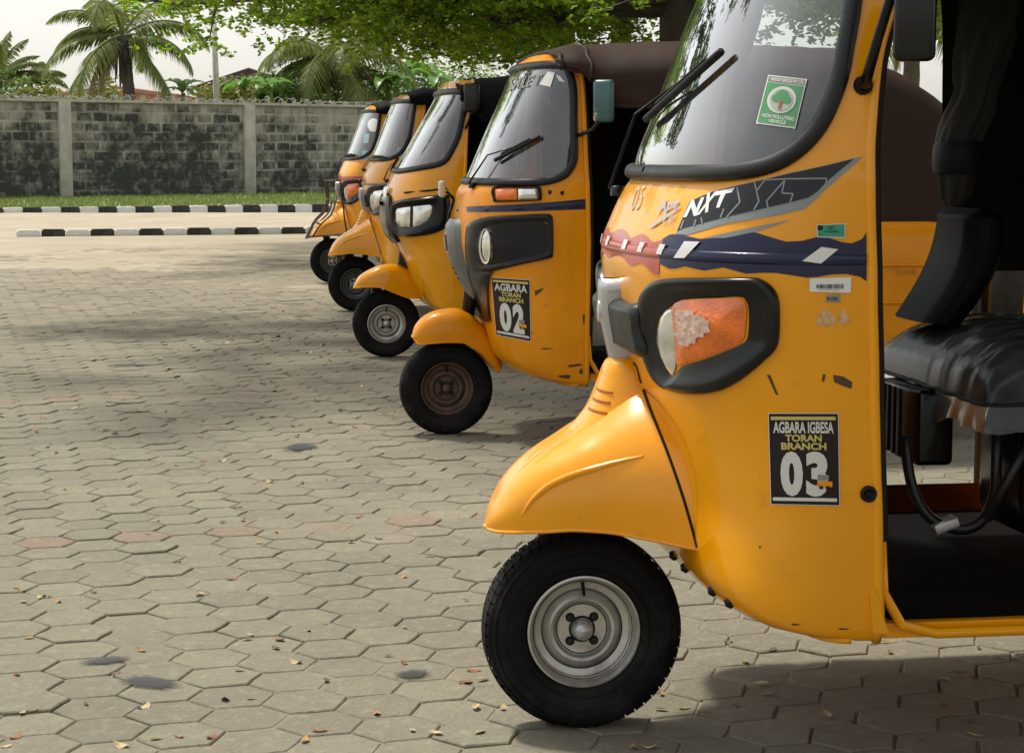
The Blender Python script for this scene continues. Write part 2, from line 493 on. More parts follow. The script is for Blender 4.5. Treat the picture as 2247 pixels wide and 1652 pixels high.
_r = _n.new('ShaderNodeMapRange'); _r.inputs[1].default_value = .62; _r.inputs[2].default_value = .95; _r.inputs[4].default_value = .85; _l.new(_ad.outputs[0], _r.inputs[0]); _l.new(_r.outputs[0], _b.inputs['Alpha'])
def blot(px, py, rx, ry, seed, name='oil_stain'):
    c = ground_at(px, py); n = 26; k = max(rx, ry)/.075
    v = [(0, 0, 0)]+[(.075*math.cos(2*math.pi*q/n), .075*math.sin(2*math.pi*q/n), 0) for q in range(n)]
    o = obj(name, v, [(0, q+1, (q+1) % n+1) for q in range(n)], M_oil, yard_o)
    o.location = (c.x, c.y, 0.006); o.scale = (rx/.075*1.5, ry/.075*1.5, 1); o.rotation_euler = (0, 0, seed); return o
blot(330, 1500, .036, .065, 1); blot(232, 1452, .026, .05, 2)
blot(905, 1482, .035, .03, 4); blot(660, 983, .055, .085, 3); blot(283, 803, .05, .1, 5)

# ------------------------------------------------------------------ kerbs painted black and white
def paint(name, c, dirtc, amt):
    return mat(name, c, 0.75, var=0.12, vscale=6, dirt=dirtc, dirt_amt=amt, dirt_scale=7, dirt_lo=.5, dirt_hi=.72, bump=.35, bscale=25)
M_kw = paint('kerb_white_paint', (0.72, 0.72, 0.70), (0.42, 0.38, 0.31), .55)
M_kb = paint('kerb_black_paint', (0.022, 0.023, 0.025), (0.16, 0.15, 0.13), .55)
def kerb_mesh(L, W, Hh):
    bm = bmesh.new(); bmesh.ops.create_cube(bm, size=1)
    bmesh.ops.scale(bm, vec=(L-.012, W, Hh+.1), verts=bm.verts)
    bmesh.ops.bevel(bm, geom=[e for e in bm.edges if all(v.co.z > 0 for v in e.verts)], offset=.022, segments=2, affect='EDGES')
    bmesh.ops.translate(bm, vec=(0, 0, (Hh-.1)/2), verts=bm.verts)
    return bm
def kerb(name, p0, direction, n0, n1, L, W, Hh, label, start_white):
    root = empty(name, (p0.x, p0.y, 0), math.atan2(direction.y, direction.x))
    tag(root, label, kind='structure')
    bm = kerb_mesh(L, W, Hh); mw = bpy.data.meshes.new('kerb_block'); bm.to_mesh(mw); bm.free(); mw.materials.append(M_kw)
    mk = mw.copy(); mk.materials.clear(); mk.materials.append(M_kb)
    for k in range(n0, n1):
        o = bpy.data.objects.new('kerb_block', mw if (k % 2 == 0) == start_white else mk); COL.objects.link(o)
        o.parent = root; o.location = ((k+.5)*L, random.gauss(0, .008), random.gauss(0, .004)); o.rotation_euler = (random.gauss(0, .01), random.gauss(0, .006), random.gauss(0, .012))
    return root
k0 = ground_at(32, 521); k1 = ground_at(677, 514.5); kd = (k1-k0); nl = kd.length; kd.normalize()
kerb('near_kerb', k0+Vector((0, .1, 0)), kd, 0, 20, nl/12.2, .20, .115, 'nearer kerb of short black and white painted blocks', True)
f0 = ground_at(4, 468); f1 = ground_at(640, 460.5); fd = (f1-f0); fl = fd.length; fd.normalize()
kerb('far_kerb', f0+Vector((0, .1, 0)), fd, -4, 40, fl/15.9, .22, .115, 'farther kerb of black and white painted blocks below the grass', True)

# verge behind the far kerb
WALL0 = ground_at(140, 441); WALL1 = ground_at(545, 434.5)
wd = (WALL1-WALL0).normalized(); wn_ = Vector((-wd.y, wd.x, 0))
M_soil = mat('verge_soil', (0.10, 0.085, 0.05), 0.95, var=.3, bump=.5)
a0, a1 = f0+fd*-3+Vector((0, .1, 0)), f0+fd*25+Vector((0, .1, 0)); b1, b0 = WALL0+wd*30, WALL0+wd*-8
vz = .085
verge = obj('grass_verge', [(a0.x, a0.y, vz), (a1.x, a1.y, vz), (b1.x, b1.y+.3, vz), (b0.x, b0.y+.3, vz)], [(0, 1, 2, 3)], M_soil)
tag(verge, 'strip of ground between far kerb and wall', kind='structure')
M_grass = leaf_mat('grass_blade', (0.14, 0.22, 0.035), (0.26, 0.33, 0.08), .35)
N = 42000
s = RNG.random(N); t = RNG.random(N)**.8
q0 = np.array([a0.x, a0.y])[None]*(1-s[:, None]) + np.array([a1.x, a1.y])[None]*s[:, None]
q1 = np.array([b0.x, b0.y])[None]*(1-s[:, None]) + np.array([b1.x, b1.y])[None]*s[:, None]
Pg = q0*(1-t[:, None]) + q1*t[:, None]
hh = RNG.uniform(.03, .11, N)*(1+.7*wob(Pg[:, 0]*1.7, Pg[:, 1], 1)); an = RNG.uniform(0, 2*np.pi, N); ww = RNG.uniform(.012, .028, N)
dx, dy = np.cos(an)*ww, np.sin(an)*ww; lx, ly = RNG.normal(0, .05, N), RNG.normal(0, .05, N)
V = np.stack([np.stack([Pg[:, 0]-dx, Pg[:, 1]-dy, np.full(N, vz)], 1), np.stack([Pg[:, 0]+dx, Pg[:, 1]+dy, np.full(N, vz)], 1), np.stack([Pg[:, 0]+lx, Pg[:, 1]+ly, vz+hh], 1)], 1).reshape(-1, 3)
go = obj('grass', V, np.arange(3*N).reshape(-1, 3), M_grass)
tag(go, 'bright green grass growing along the foot of the wall', 'grass', kind='stuff')

# ------------------------------------------------------------------ block wall
def wall_material(name, light, dark, shift, rnd, bumpd):
    """weathered concrete: black mildew blotches, densest where rain splashes the foot of the wall"""
    m = bpy.data.materials.new(name); m.use_nodes = True
    n, l = m.node_tree.nodes, m.node_tree.links; b = n['Principled BSDF']; b.inputs['Roughness'].default_value = .95; b.inputs['Specular IOR Level'].default_value = .2
    g = n.new('ShaderNodeNewGeometry'); oi = n.new('ShaderNodeObjectInfo')
    def nz(sc, det=8, rg=.6, vec=None):
        t = n.new('ShaderNodeTexNoise'); t.inputs['Scale'].default_value = sc; t.inputs['Detail'].default_value = det; t.inputs['Roughness'].default_value = rg
        l.new(vec if vec is not None else g.outputs['Position'], t.inputs['Vector']); return t.outputs['Fac']
    def mr(x, a, b_, c, d):
        r = n.new('ShaderNodeMapRange'); r.inputs[1].default_value = a; r.inputs[2].default_value = b_; r.inputs[3].default_value = c; r.inputs[4].default_value = d; l.new(x, r.inputs[0]); return r.outputs[0]
    def add(a, c):
        k = n.new('ShaderNodeMath'); k.operation = 'ADD'; l.new(a, k.inputs[0]); l.new(c, k.inputs[1]); return k.outputs[0]
    def mix(f, a, c):
        k = n.new('ShaderNodeMix'); k.data_type = 'RGBA'; l.new(f, k.inputs['Factor'])
        for q, s_ in ((6, a), (7, c)):
            if isinstance(s_, tuple): k.inputs[q].default_value = (*s_, 1)
            else: l.new(s_, k.inputs[q])
        return k.outputs[2]
    sp = n.new('ShaderNodeSeparateXYZ'); l.new(g.outputs['Position'], sp.inputs[0])
    x = add(nz(1.3, 9, .68), mr(sp.outputs[2], .2, 2.6, .17+shift, -.15+shift))
    x = add(x, mr(nz(.35, 3, .5), .3, .7, -.14, .14))
    if rnd: x = add(x, mr(oi.outputs['Random'], 0, 1, -rnd, rnd))
    col = mix(mr(x, .38, .62, 0, 1), light, dark)
    mp = n.new('ShaderNodeMapping'); mp.inputs['Scale'].default_value = (3.5, 3.5, .45); l.new(g.outputs['Position'], mp.inputs[0])
    col = mix(mr(nz(1.2, 6, .55, mp.outputs[0]), .5, .72, 0, .5), col, (0.085, 0.084, 0.074))
    col = mix(mr(nz(3.5, 7, .7), .50, .66, 0, .6), col, (0.36, 0.35, 0.28))
    l.new(col, b.inputs['Base Color'])
    bp = n.new('ShaderNodeBump'); bp.inputs['Strength'].default_value = .8; bp.inputs['Distance'].default_value = bumpd; l.new(nz(30, 6), bp.inputs['Height']); l.new(bp.outputs[0], b.inputs['Normal'])
    return m
M_block = wall_material('wall_block', (0.39, 0.385, 0.30), (0.055, 0.060, 0.050), .09, .06, .02)
M_mortar = wall_material('mortar', (0.44, 0.43, 0.335), (0.065, 0.068, 0.056), .0, 0, .02)
M_pillar = mat('pillar_concrete', (0.46, 0.45, 0.36), .9, var=.2, vscale=3, dirt=(0.09, 0.088, 0.075), dirt_amt=.6, dirt_scale=2.2, bump=.6, bscale=20)
wall = empty('boundary_wall', (WALL0.x, WALL0.y, 0), math.atan2(wd.y, wd.x))
tag(wall, 'stained grey concrete block wall with three pillars behind the kerbs', 'wall')
WX0, WX1, WH, WT = -8.0, 30.0, 2.68, .23
NC = 10; CH = WH/NC; BL = .47
core = MB().box(((WX0+WX1)/2, .13, WH/2), (WX1-WX0, .19, WH)); core.build('mortar', M_mortar, wall)
bm = bmesh.new(); bmesh.ops.create_cube(bm, size=1); bmesh.ops.scale(bm, vec=(BL-.03, .1, CH-.03), verts=bm.verts)
bmesh.ops.bevel(bm, geom=bm.edges[:], offset=.012, segments=1, affect='EDGES')
me_b = bpy.data.meshes.new('block'); bm.to_mesh(me_b); bm.free(); me_b.materials.append(M_block)
PIL = [0.0, (WALL1-WALL0).length+.06]
PIL = [0.08, PIL[1], 2*PIL[1], 3*PIL[1], 4*PIL[1]]
rest = MB(); cnt = 0
for c in range(NC):
    x = WX0 + (0 if c % 2 else BL/2)
    while x < WX1:
        z = (c+.5)*CH
        if not any(abs(x-p) < .19+BL*.25 for p in PIL):
            if -2.6 < x < 11.6 and cnt < 300:
                o = bpy.data.objects.new('block', me_b); COL.objects.link(o); o.parent = wall
                o.location = (x+random.gauss(0, .012), .079+random.gauss(0, .003), z+random.gauss(0, .006)); o.rotation_euler = (0, random.gauss(0, .008), random.gauss(0, .008)); o.scale = (random.uniform(.86, 1.0), 1, random.uniform(.82, 1.0)); cnt += 1
            else:
                rest.box((x, .079+random.gauss(0, .003), z), (BL-.03, .1, CH-.03))
        x += BL
ro = rest.build('farther_blocks', M_block, wall); ro['kind'] = 'stuff'
for p in PIL:
    rbox('pillar', (p, .06, WH/2+.01), (.36, .26, WH+.02), .02, M_pillar, wall, 2)
cp = MB(); cp.box(((WX0+WX1)/2, .1, WH+.035), (WX1-WX0, .32, .07)); cp.build('coping', M_pillar, wall)
# coil of razor wire on the coping
M_wire = mat('galvanised_wire', (0.42, 0.42, 0.38), .55, metal=.6, var=.3, vscale=9)
rz = MB(); pts = []; n = 2600
for k in range(n):
    a = k*.62; x = WX0 + (WX1-WX0)*k/n
    r = .07 + .035*math.sin(k*.37)*math.sin(k*.011); pts.append((x + .12*math.sin(a*.33)+random.gauss(0, .03), .1+r*math.cos(a)+random.gauss(0, .02), WH+.12+r*math.sin(a)*(.8+.4*math.sin(k*.02))+random.gauss(0, .018)))
rz.tube(pts, .006, 4)
for k in range(0, n, 1):
    p = Vector(pts[k]); a = random.uniform(0, 6.28); d = Vector((math.cos(a)*.05, random.uniform(-.02, .02), math.sin(a)*.035)); e = Vector((-d.z, .0, d.x))*.35
    rz.add([p-d, p+e, p+d, p-e], [(0, 1, 2, 3)])
rw = rz.build('razor_wire', M_wire, None); rw.location = wall.location; rw.rotation_euler = wall.rotation_euler
tag(rw, 'coiled galvanised razor wire lying along the top of the wall', 'razor wire')

# ------------------------------------------------------------------ fallen leaves
def dry_leaf_mesh(k, m):
    r = random.Random(k); L = r.uniform(.022, .04); W = L*r.uniform(.45, .65); c1 = r.uniform(.2, .9); c2 = r.uniform(-.5, .9); v = []; f = []
    nu, nv = 6, 3
    for i in range(nu+1):
        s_ = i/nu; wd_ = W*(math.sin(math.pi*min(1, s_*.92+.06))**.8)*.5
        for j in range(nv+1):
            q = (j/nv-.5)*2
            v.append((L*(s_-.5), wd_*q, c1*L*.22*(s_-.5)**2*4 + c2*abs(q)*wd_*.6 + .0015))
    for i in range(nu):
        for j in range(nv):
            f.append((i*(nv+1)+j, (i+1)*(nv+1)+j, (i+1)*(nv+1)+j+1, i*(nv+1)+j+1))
    me = bpy.data.meshes.new('dry_leaf'); me.from_pydata(v, [], f); me.materials.append(m); return me
LEAFC = [((0.20, 0.075, 0.03), 'russet brown'), ((0.36, 0.19, 0.05), 'ochre'), ((0.42, 0.33, 0.18), 'pale tan'), ((0.11, 0.06, 0.035), 'dark brown'), ((0.20, 0.20, 0.06), 'olive')]
leaf_meshes = []
for q, (c, nm) in enumerate(LEAFC):
    mm = mat('dry_leaf_'+nm.replace(' ', '_'), c, .7, var=.3, vscale=60)
    leaf_meshes.append([dry_leaf_mesh(q*10+k, mm) for k in range(4)])
# the litter is thickest in the drift left of the wheels
def litter_spot():
    while True:
        r = random.random()
        if r < .40: px, py = random.gauss(640, 170), random.gauss(735, 50)
        elif r < .62: px, py = random.uniform(0, 1000), random.uniform(640, 960)
        elif r < .88: px, py = random.uniform(0, 1100), random.uniform(900, 1640)
        else: px, py = random.uniform(1000, 2240), random.uniform(1400, 1650)
        if 0 < px < 2247 and 625 < py < 1652: return px, py
for k in range(300):
    px, py = litter_spot(); g = ground_at(px, py)
    ci = random.choices(range(5), weights=(4, 2.5, 2.5, 3, 1))[0]
    o = bpy.data.objects.new('dry_leaf', random.choice(leaf_meshes[ci])); COL.objects.link(o)
    sc_ = .95 if py > 1000 else 1.35
    o.location = (g.x, g.y, .0012); o.rotation_euler = (random.gauss(0, .10), random.gauss(0, .10), random.uniform(0, 6.28)); o.scale = (sc_,)*3
    tag(o, f'{LEAFC[ci][1]} dry leaf fallen on the hexagonal paving', 'leaf', f'{LEAFC[ci][1]} leaves fallen on the paving')
# ------------------------------------------------------------------ vegetation
M_bark = mat('dark_bark', (0.075, 0.062, 0.048), .95, var=.35, vscale=9, bump=1.0, bscale=22, stretch=(1, 1, .35))
M_bark2 = mat('palm_bark', (0.09, 0.078, 0.06), .95, var=.3, vscale=14, bump=.8, bscale=18, stretch=(.3, .3, 2.5))
M_leafA = leaf_mat('almond_leaf', (0.09, 0.23, 0.010), (0.36, 0.48, 0.03), .62)
M_leafD = leaf_mat('shade_tree_leaf', (0.035, 0.09, 0.012), (0.08, 0.17, 0.02), .45)
M_frond = leaf_mat('palm_leaflet', (0.11, 0.17, 0.035), (0.28, 0.31, 0.09), .5)
M_frond_dry = leaf_mat('dry_palm_leaflet', (0.20, 0.17, 0.06), (0.30, 0.23, 0.10), .3)
M_bush = leaf_mat('shrub_leaf', (0.05, 0.13, 0.02), (0.15, 0.25, 0.04), .4)
M_bush2 = leaf_mat('yellow_shrub_leaf', (0.15, 0.19, 0.03), (0.30, 0.30, 0.07), .4)
M_banana = leaf_mat('banana_leaf', (0.09, 0.22, 0.03), (0.16, 0.32, 0.06), .5, .35)

def kites(P, L, W, up=0.6, rng=RNG):
    """one obovate leaf (5 corners, folded) at each point"""
    n = len(P)
    d = rng.normal(0, 1, (n, 3)); d[:, 2] *= .35; d /= np.linalg.norm(d, axis=1)[:, None]
    nr = rng.normal(0, .75, (n, 3)); nr[:, 2] += .8
    sd = np.cross(nr, d); sd /= np.linalg.norm(sd, axis=1)[:, None]
    l = L*rng.uniform(.7, 1.25, n)[:, None]; w = W*rng.uniform(.75, 1.2, n)[:, None]
    V = np.stack([P, P+d*l*.55+sd*w*.42, P+d*l*.88+sd*w*.36, P+d*l, P+d*l*.88-sd*w*.36, P+d*l*.55-sd*w*.42], 1).reshape(-1, 3)
    return V, np.arange(6*n).reshape(-1, 6)

def limb(rng, p, d, length, n, wob_=.18, droop=0.0):
    pts = [Vector(p)]; d = Vector(d).normalized()
    for k in range(n):
        d = (d + Vector((rng.gauss(0, wob_), rng.gauss(0, wob_), rng.gauss(0, wob_*.45) + droop))).normalized()
        pts.append(pts[-1] + d*length/n)
    return pts

def spreading_tree(seed, loc, trunk_h, trunk_r, tiers, label, group, leaf, m_leaf, lean=(0, 0), per=(13, 6, 3, 6), side_len=.42, cat='tree'):
    """tapered trunk, flat tiers of limbs, side branches, twigs with rosettes of leaves"""
    rg = random.Random(seed); rn = np.random.default_rng(seed)
    root = empty('umbrella_tree', loc); tag(root, label, cat, group)
    wood = MB(); top = Vector((lean[0], lean[1], trunk_h))
    tp = [Vector((0, 0, -.1)).lerp(top, k/10) + Vector((rg.gauss(0, .03), rg.gauss(0, .03), 0))*(k > 0) for k in range(11)]
    wood.tube(tp, [trunk_r*(1.35 if k == 0 else 1)*(1-.55*k/10) for k in range(11)], 12)
    trunk = wood.build('trunk', M_bark, root, True)
    br = MB(); leaves = []
    for (z, nl, ln, rise, a0) in tiers:
        for i in range(nl):
            az = a0 + 2*math.pi*i/nl + rg.gauss(0, .18)
            ff = min(.98, z/trunk_h); st = Vector((0, 0, 0)).lerp(top, ff); L = ln*rg.uniform(.8, 1.1)
            pts = limb(rg, st, (math.cos(az), math.sin(az), rise), L, 9, .10, .004)
            r0 = trunk_r*.24*(L/6)**.5
            br.tube(pts, [r0*(1-.85*k/9) for k in range(10)], 7)
            for k in range(2, 10):
                for sgn in (-1, 1):
                    if rg.random() > per[0]/14: continue
                    f = k/9; base = pts[k]; dd = (pts[k]-pts[k-1]).normalized()
                    side = Vector((-dd.y, dd.x, 0))*sgn
                    sl_ = L*side_len*(1-.6*f)*rg.uniform(.6, 1.2) + .35
                    sp_ = limb(rg, base, dd*.75+side+Vector((0, 0, rg.uniform(-.08, .14))), sl_, 5, .2, -.02)
                    br.tube(sp_, [r0*.32*(1-.8*q/5) for q in range(6)], 4)
                    for q in range(1, 6):
                        for t_ in range(per[1]):
                            e = sp_[q] + Vector((rg.gauss(0, .30), rg.gauss(0, .30), rg.gauss(.05, .13)))
                            if t_ < 2: br.tube([sp_[q], (sp_[q]+e)/2 + Vector((0, 0, .02)), e], [.008, .006, .003], 3, cap=False)
                            for w_ in range(per[2]):
                                c = e + Vector((rg.gauss(0, .10), rg.gauss(0, .10), rg.gauss(0, .045)))
                                leaves.append((c, per[3]))
    br.build('branches', M_bark, root, True)
    C = np.repeat(np.array([tuple(c) for c, _ in leaves]), per[3], 0) + rn.normal(0, .018, (len(leaves)*per[3], 3))
    V, Fc = kites(C, leaf, leaf*.62, rng=rn)
    obj('crown', V, Fc, m_leaf, root)
    return root

# the tree whose flat boughs hang over the row, and two more trunks beyond it
tA = at_depth(1478, 340, 24.0)
spreading_tree(11, (tA.x, 24.0, 0), 7.5, .33, [(3.05, 1, 7.3, .035, 3.02), (3.1, 1, 7.5, .04, 3.28), (3.2, 1, 6.8, .045, 2.82), (3.0, 1, 6.4, .03, 3.50), (3.15, 1, 5.6, .05, 2.45), (3.0, 1, 5.0, .04, 3.15), (3.1, 4, 4.6, .07, -.8), (3.6, 6, 6.2, .06, 2.85), (4.3, 4, 5.5, .10, .5), (6.6, 4, 3.0, .4, .7)],
    'thick dark trunk and spreading green boughs rising behind the brown canopy', 'shade trees in the yard', .085, M_leafA, (.25, 0), (12, 6, 3, 6))
tB = at_depth(1240, 340, 27.0)
spreading_tree(12, (tB.x, 27.0, 0), 7.0, .20, [(3.95, 6, 4.6, .07, 2.9), (4.6, 4, 5.0, .08, 2.5), (6.3, 4, 3.0, .35, 0)],
    'slim trunk with leafy boughs, left one of the trunks above the brown canopy', 'shade trees in the yard', .085, M_leafA, (0, 0), (11, 5, 3, 5))
tC = at_depth(1362, 340, 29.0)
spreading_tree(13, (tC.x, 29.0, 0), 7.0, .20, [(4.1, 5, 5.0, .06, 1.2), (4.0, 5, 5.5, .1, 2.2), (5.4, 5, 4, .2, 0)],
    'slim trunk with leafy boughs, middle one of the trunks above the brown canopy', 'shade trees in the yard', .085, M_leafA, (0, 0), (11, 5, 3, 5))

# trees beside the frame: they shade the parked row and show in the windscreens
sh = spreading_tree(21, (8.2, 12.0, 0), 8.0, .32, [(4.3, 7, 7.2, .10, .2), (5.2, 7, 6.6, .14, .6), (6.4, 6, 5.2, .25, 0), (7.6, 5, 3.5, .5, .4)],
    'broad shade tree beside the near rickshaw, outside the picture on the right', 'shade trees in the yard', .17, M_leafD, (0, 0), (12, 4, 2, 5))
spreading_tree(22, (3.95, 15.2, 0), 7.0, .26, [(4.6, 1, 7.0, .06, 2.95), (4.7, 1, 7.4, .06, 3.25), (4.7, 1, 7.6, .07, 3.55), (4.8, 1, 6.2, .06, 2.6), (4.8, 1, 7.2, .06, 3.85), (5.0, 1, 6.8, .06, 3.1), (5.1, 1, 7.2, .06, 3.42), (5.2, 5, 6.0, .1, -.9), (5.4, 5, 5.0, .2, .3), (6.6, 5, 3.5, .4, 0)],
    'dark tree trunk seen past the seat back of the nearest rickshaw', 'shade trees in the yard', .15, M_leafD, (0, 0), (13, 5, 2, 5))
def copy_tree(o, parent=None):
    c = o.copy(); COL.objects.link(c); c.parent = parent
    for ch in [k for k in bpy.data.objects if k.parent == o]: copy_tree(ch, c)
    return c
sh.scale = (1, 1, 1.18)
for (x, y, rz_, lab) in ((7.5, -3.0, .8, 'unseen tree added behind the camera to cut skylight from the right'),):
    c = copy_tree(sh); c.location = (x, y, 0); c.rotation_euler = (0, 0, rz_); c['label'] = lab  # unseen copy, added to block sky fill on the right

# ---- palms
def frond(rg, L, droop, width, m, parent, az, el, dry=False, base=Vector((0, 0, 0)), hang=.55):
    n = 26; pts = []; p = Vector(base); e = el
    for k in range(n+1):
        pts.append(p.copy())
        d = Vector((math.cos(az)*math.cos(e), math.sin(az)*math.cos(e), math.sin(e)))
        p = p + d*L/n; e -= droop/n*(.4+1.4*k/n)
    mb = MB(); mb.tube(pts, [.05*(1-.85*k/n) for k in range(n+1)], 5)
    for k in range(3, n):
        for sub in (0, .33, .66):
            b = pts[k].lerp(pts[k+1], sub); d = (pts[k+1]-pts[k]).normalized()
            s_ = (k+sub)/n; ll = width*(math.sin(math.pi*min(1, .12+s_*.9))**.6)*rg.uniform(.8, 1.15)
            hz = Vector((-math.sin(az), math.cos(az), 0))
            for sg in (-1, 1):
                dr = (hz*sg*(1-hang*.55) + d*.45 + Vector((0, 0, -hang*rg.uniform(.7, 1.3)))).normalized()
                tip = b + dr*ll + Vector((0, 0, -ll*.22*hang)); mid = b + dr*ll*.5 + Vector((0, 0, .03))
                w_ = d*.028
                mb.add([b-w_, b+w_, mid+w_*.9, tip, mid-w_*.9], [(0, 1, 2, 3, 4)])
    o = mb.build('frond', m, parent)
    return o

def palm(seed, loc, h, label, fronds, m=M_frond, lean=(0, 0), rt=.17, nuts=True, L=3.2, width=.8, ndry=3):
    rg = random.Random(seed); root = empty('coconut_palm', loc); tag(root, label, 'palm tree', 'coconut palms beyond the wall')
    top = Vector((lean[0], lean[1], h)); mb = MB(); pts = []; rs = []
    for k in range(26):
        f = k/25; pts.append(Vector((lean[0]*f*f, lean[1]*f*f, -.1 + (h+.1)*f))); rs.append(rt*(1.25-.3*f)*(1 + (.06 if k % 2 else 0)))
    mb.tube(pts, rs, 10); mb.build('trunk', M_bark2, root, True)
    for (az, el, dr) in fronds:
        frond(rg, L*rg.uniform(.85, 1.1), dr, width*rg.uniform(.85, 1.1), m, root, az, el, base=top)
    for k in range(ndry):
        frond(rg, L*.8, 1.2, width*.7, M_frond_dry, root, rg.uniform(0, 6.28), -.5, base=top-Vector((0, 0, .15)), hang=.9)
    if nuts:
        M_nut = bpy.data.materials.get('dark_coconut') or mat('dark_coconut', (0.035, 0.03, 0.022), .7, var=.4)
        for k in range(9):
            a = rg.uniform(0, 6.28); q = MB(); c = top + Vector((math.cos(a)*.30, math.sin(a)*.30, -.32-rg.uniform(0, .45)))
            q.lathe([(.001, -.17), (.09, -.13), (.13, -.02), (.11, .09), (.05, .16), (.001, .18)], c, 'z', 10); q.build('coconut', M_nut, root, True)
        f = MB()
        for k in range(14):
            a = rg.uniform(0, 6.28); f.tube([top, top+Vector((math.cos(a)*.25, math.sin(a)*.25, -.5)), top+Vector((math.cos(a)*.3, math.sin(a)*.3, -1.0-rg.uniform(0, .6)))], [.05, .04, .015], 5)
        f.build('dead_sheath', M_nut, root)
    return root
PD = 60.0
pxm = FPX/PD
b = at_depth(268, 78, PD)
palm(31, (b.x+.3, PD, 0), b.z, 'tall coconut palm with drooping fronds and dark nuts behind the left wall', 
     [(3.1, .80, 1.7), (2.8, .40, 1.8), (3.5, .05, 1.5), (3.2, -.6, .7), (2.2, 1.0, 1.5), (1.5, 1.25, 1.2), (.7, .95, 1.6), (.2, .55, 1.9), (-.2, .1, 1.6), (-.4, -.6, .8), (-1.7, .95, 2.6), (4.3, -.2, 1.3), (1.5, .2, 1.7)],
     lean=(-.3, 0), L=3.25, width=.75, ndry=2)
b = at_depth(712, 130, 66)
palm(32, (b.x, 66, 0), b.z, 'coconut palm with yellowish hanging fronds behind the black canopies',
     [(3.1, .5, 1.9), (2.8, .1, 1.7), (3.4, -.2, 1.3), (2.5, .8, 1.9), (1.6, 1.1, 1.5), (.8, .8, 1.8), (.2, .4, 1.9), (0, -.1, 1.5), (-.3, -.5, .9), (-1.3, .6, 2.2), (-1.8, .2, 1.9), (-2.3, .6, 2.1), (3.0, -.7, .7), (.5, -.7, .6), (-1.0, -.3, 1.2), (-2.0, -.5, .9)],
     lean=(.2, 0), L=3.6, width=.95, ndry=5)
b = at_depth(-8, 165, 66)
palm(33, (b.x, 66, 0), b.z-.2, 'dark palm with upright fronds at the left edge above the wall',
     [(1.3, 1.35, .8), (.9, 1.2, 1.0), (.2, .95, 1.1), (-.1, .8, 1.3), (2.6, 1.1, 1.1), (3.2, .8, 1.3), (-1.2, 1.1, 1.0), (.0, .5, 1.4)], L=2.1, width=.36, nuts=False, ndry=0, rt=.2)
b = at_depth(66, 188, 72)
palm(34, (b.x, 72, 0), b.z, 'small palm tuft peeping over the wall beside the left edge palm',
     [(1.4, 1.1, 1.2), (.4, .9, 1.6), (0, .6, 1.8), (2.8, .8, 1.6), (3.1, .5, 1.8), (-.8, .9, 1.6)], L=1.7, width=.5, nuts=False, ndry=0, rt=.12)
b = at_depth(2005, -40, 44)
palm(35, (b.x, 44, 0), b.z, 'coconut palm seen through the doorway of the nearest rickshaw',
     [(3.1, .3, 1.9), (2.6, 0, 1.7), (3.4, -.3, 1.3), (1.6, .6, 1.6), (.3, .2, 1.8), (-.1, -.3, 1.3), (-1.5, 0, 1.7), (-1.2, -.5, .9), (4.0, -.6, .8)], L=3.0, width=.8, ndry=1)

# ---- shrubs, banana plants
def shrub(seed, loc, size, m, label, n=2600, leaf=.16, name='leafy_shrub', group='shrubs growing behind the wall'):
    rn = np.random.default_rng(seed); root = empty(name, loc); tag(root, label, 'shrub', group)
    cl = rn.normal(0, .42, (26, 3)); cl[:, 2] = np.abs(cl[:, 2])*.9+.25
    P = cl[rn.integers(0, 26, n)] + rn.normal(0, .17, (n, 3)); P *= np.array(size)
    P = P[P[:, 2] > .03]
    V, Fc = kites(P, leaf, leaf*.6, rng=rn); obj('foliage', V, Fc, m, root)
    st = MB(); rg = random.Random(seed)
    for k in range(9):
        c = cl[k]*np.array(size); st.tube([(0, 0, -.05), tuple(c*.5+np.array([0, 0, .1])), tuple(c)], [.035, .025, .008], 5)
    st.build('stem', M_bark, root); return root
def at_wall_back(px, d): return at_depth(px, 340, d)
for k, (px, py, d, sx, m, lab) in enumerate([
    (30, 210, 64, 1.5, M_bush, 'green shrub topping the wall below the left edge palm'),
    (95, 216, 63, .8, M_bush2, 'yellow green shrub topping the wall near the left edge'),
    (215, 209, 63, .9, M_bush2, 'yellowish shrub behind the wall at the palm trunk, left side'),
    (500, 205, 62, .9, M_bush2, 'pale green shrub in front of the gabled house'),
    (605, 200, 62, 1.0, M_bush, 'green shrub at the right end of the gabled house'),
    (690, 190, 62, 1.6, M_bush, 'green shrub under the yellowish palm'),
    (800, 182, 62, 1.9, M_bush, 'dense green shrub right of the yellowish palm'),
    (910, 180, 64, 2.3, M_bush, 'dense green shrub behind the front rickshaw canopies'),
    (1040, 175, 66, 2.4, M_bush, 'green shrub seen over the black canopy')]):
    d += max(0, (px-400)*.0135); b = at_depth(px, py, d); shrub(50+k, (b.x, d, max(0, b.z-.62*sx)), (sx, sx, sx*.85), m, lab)
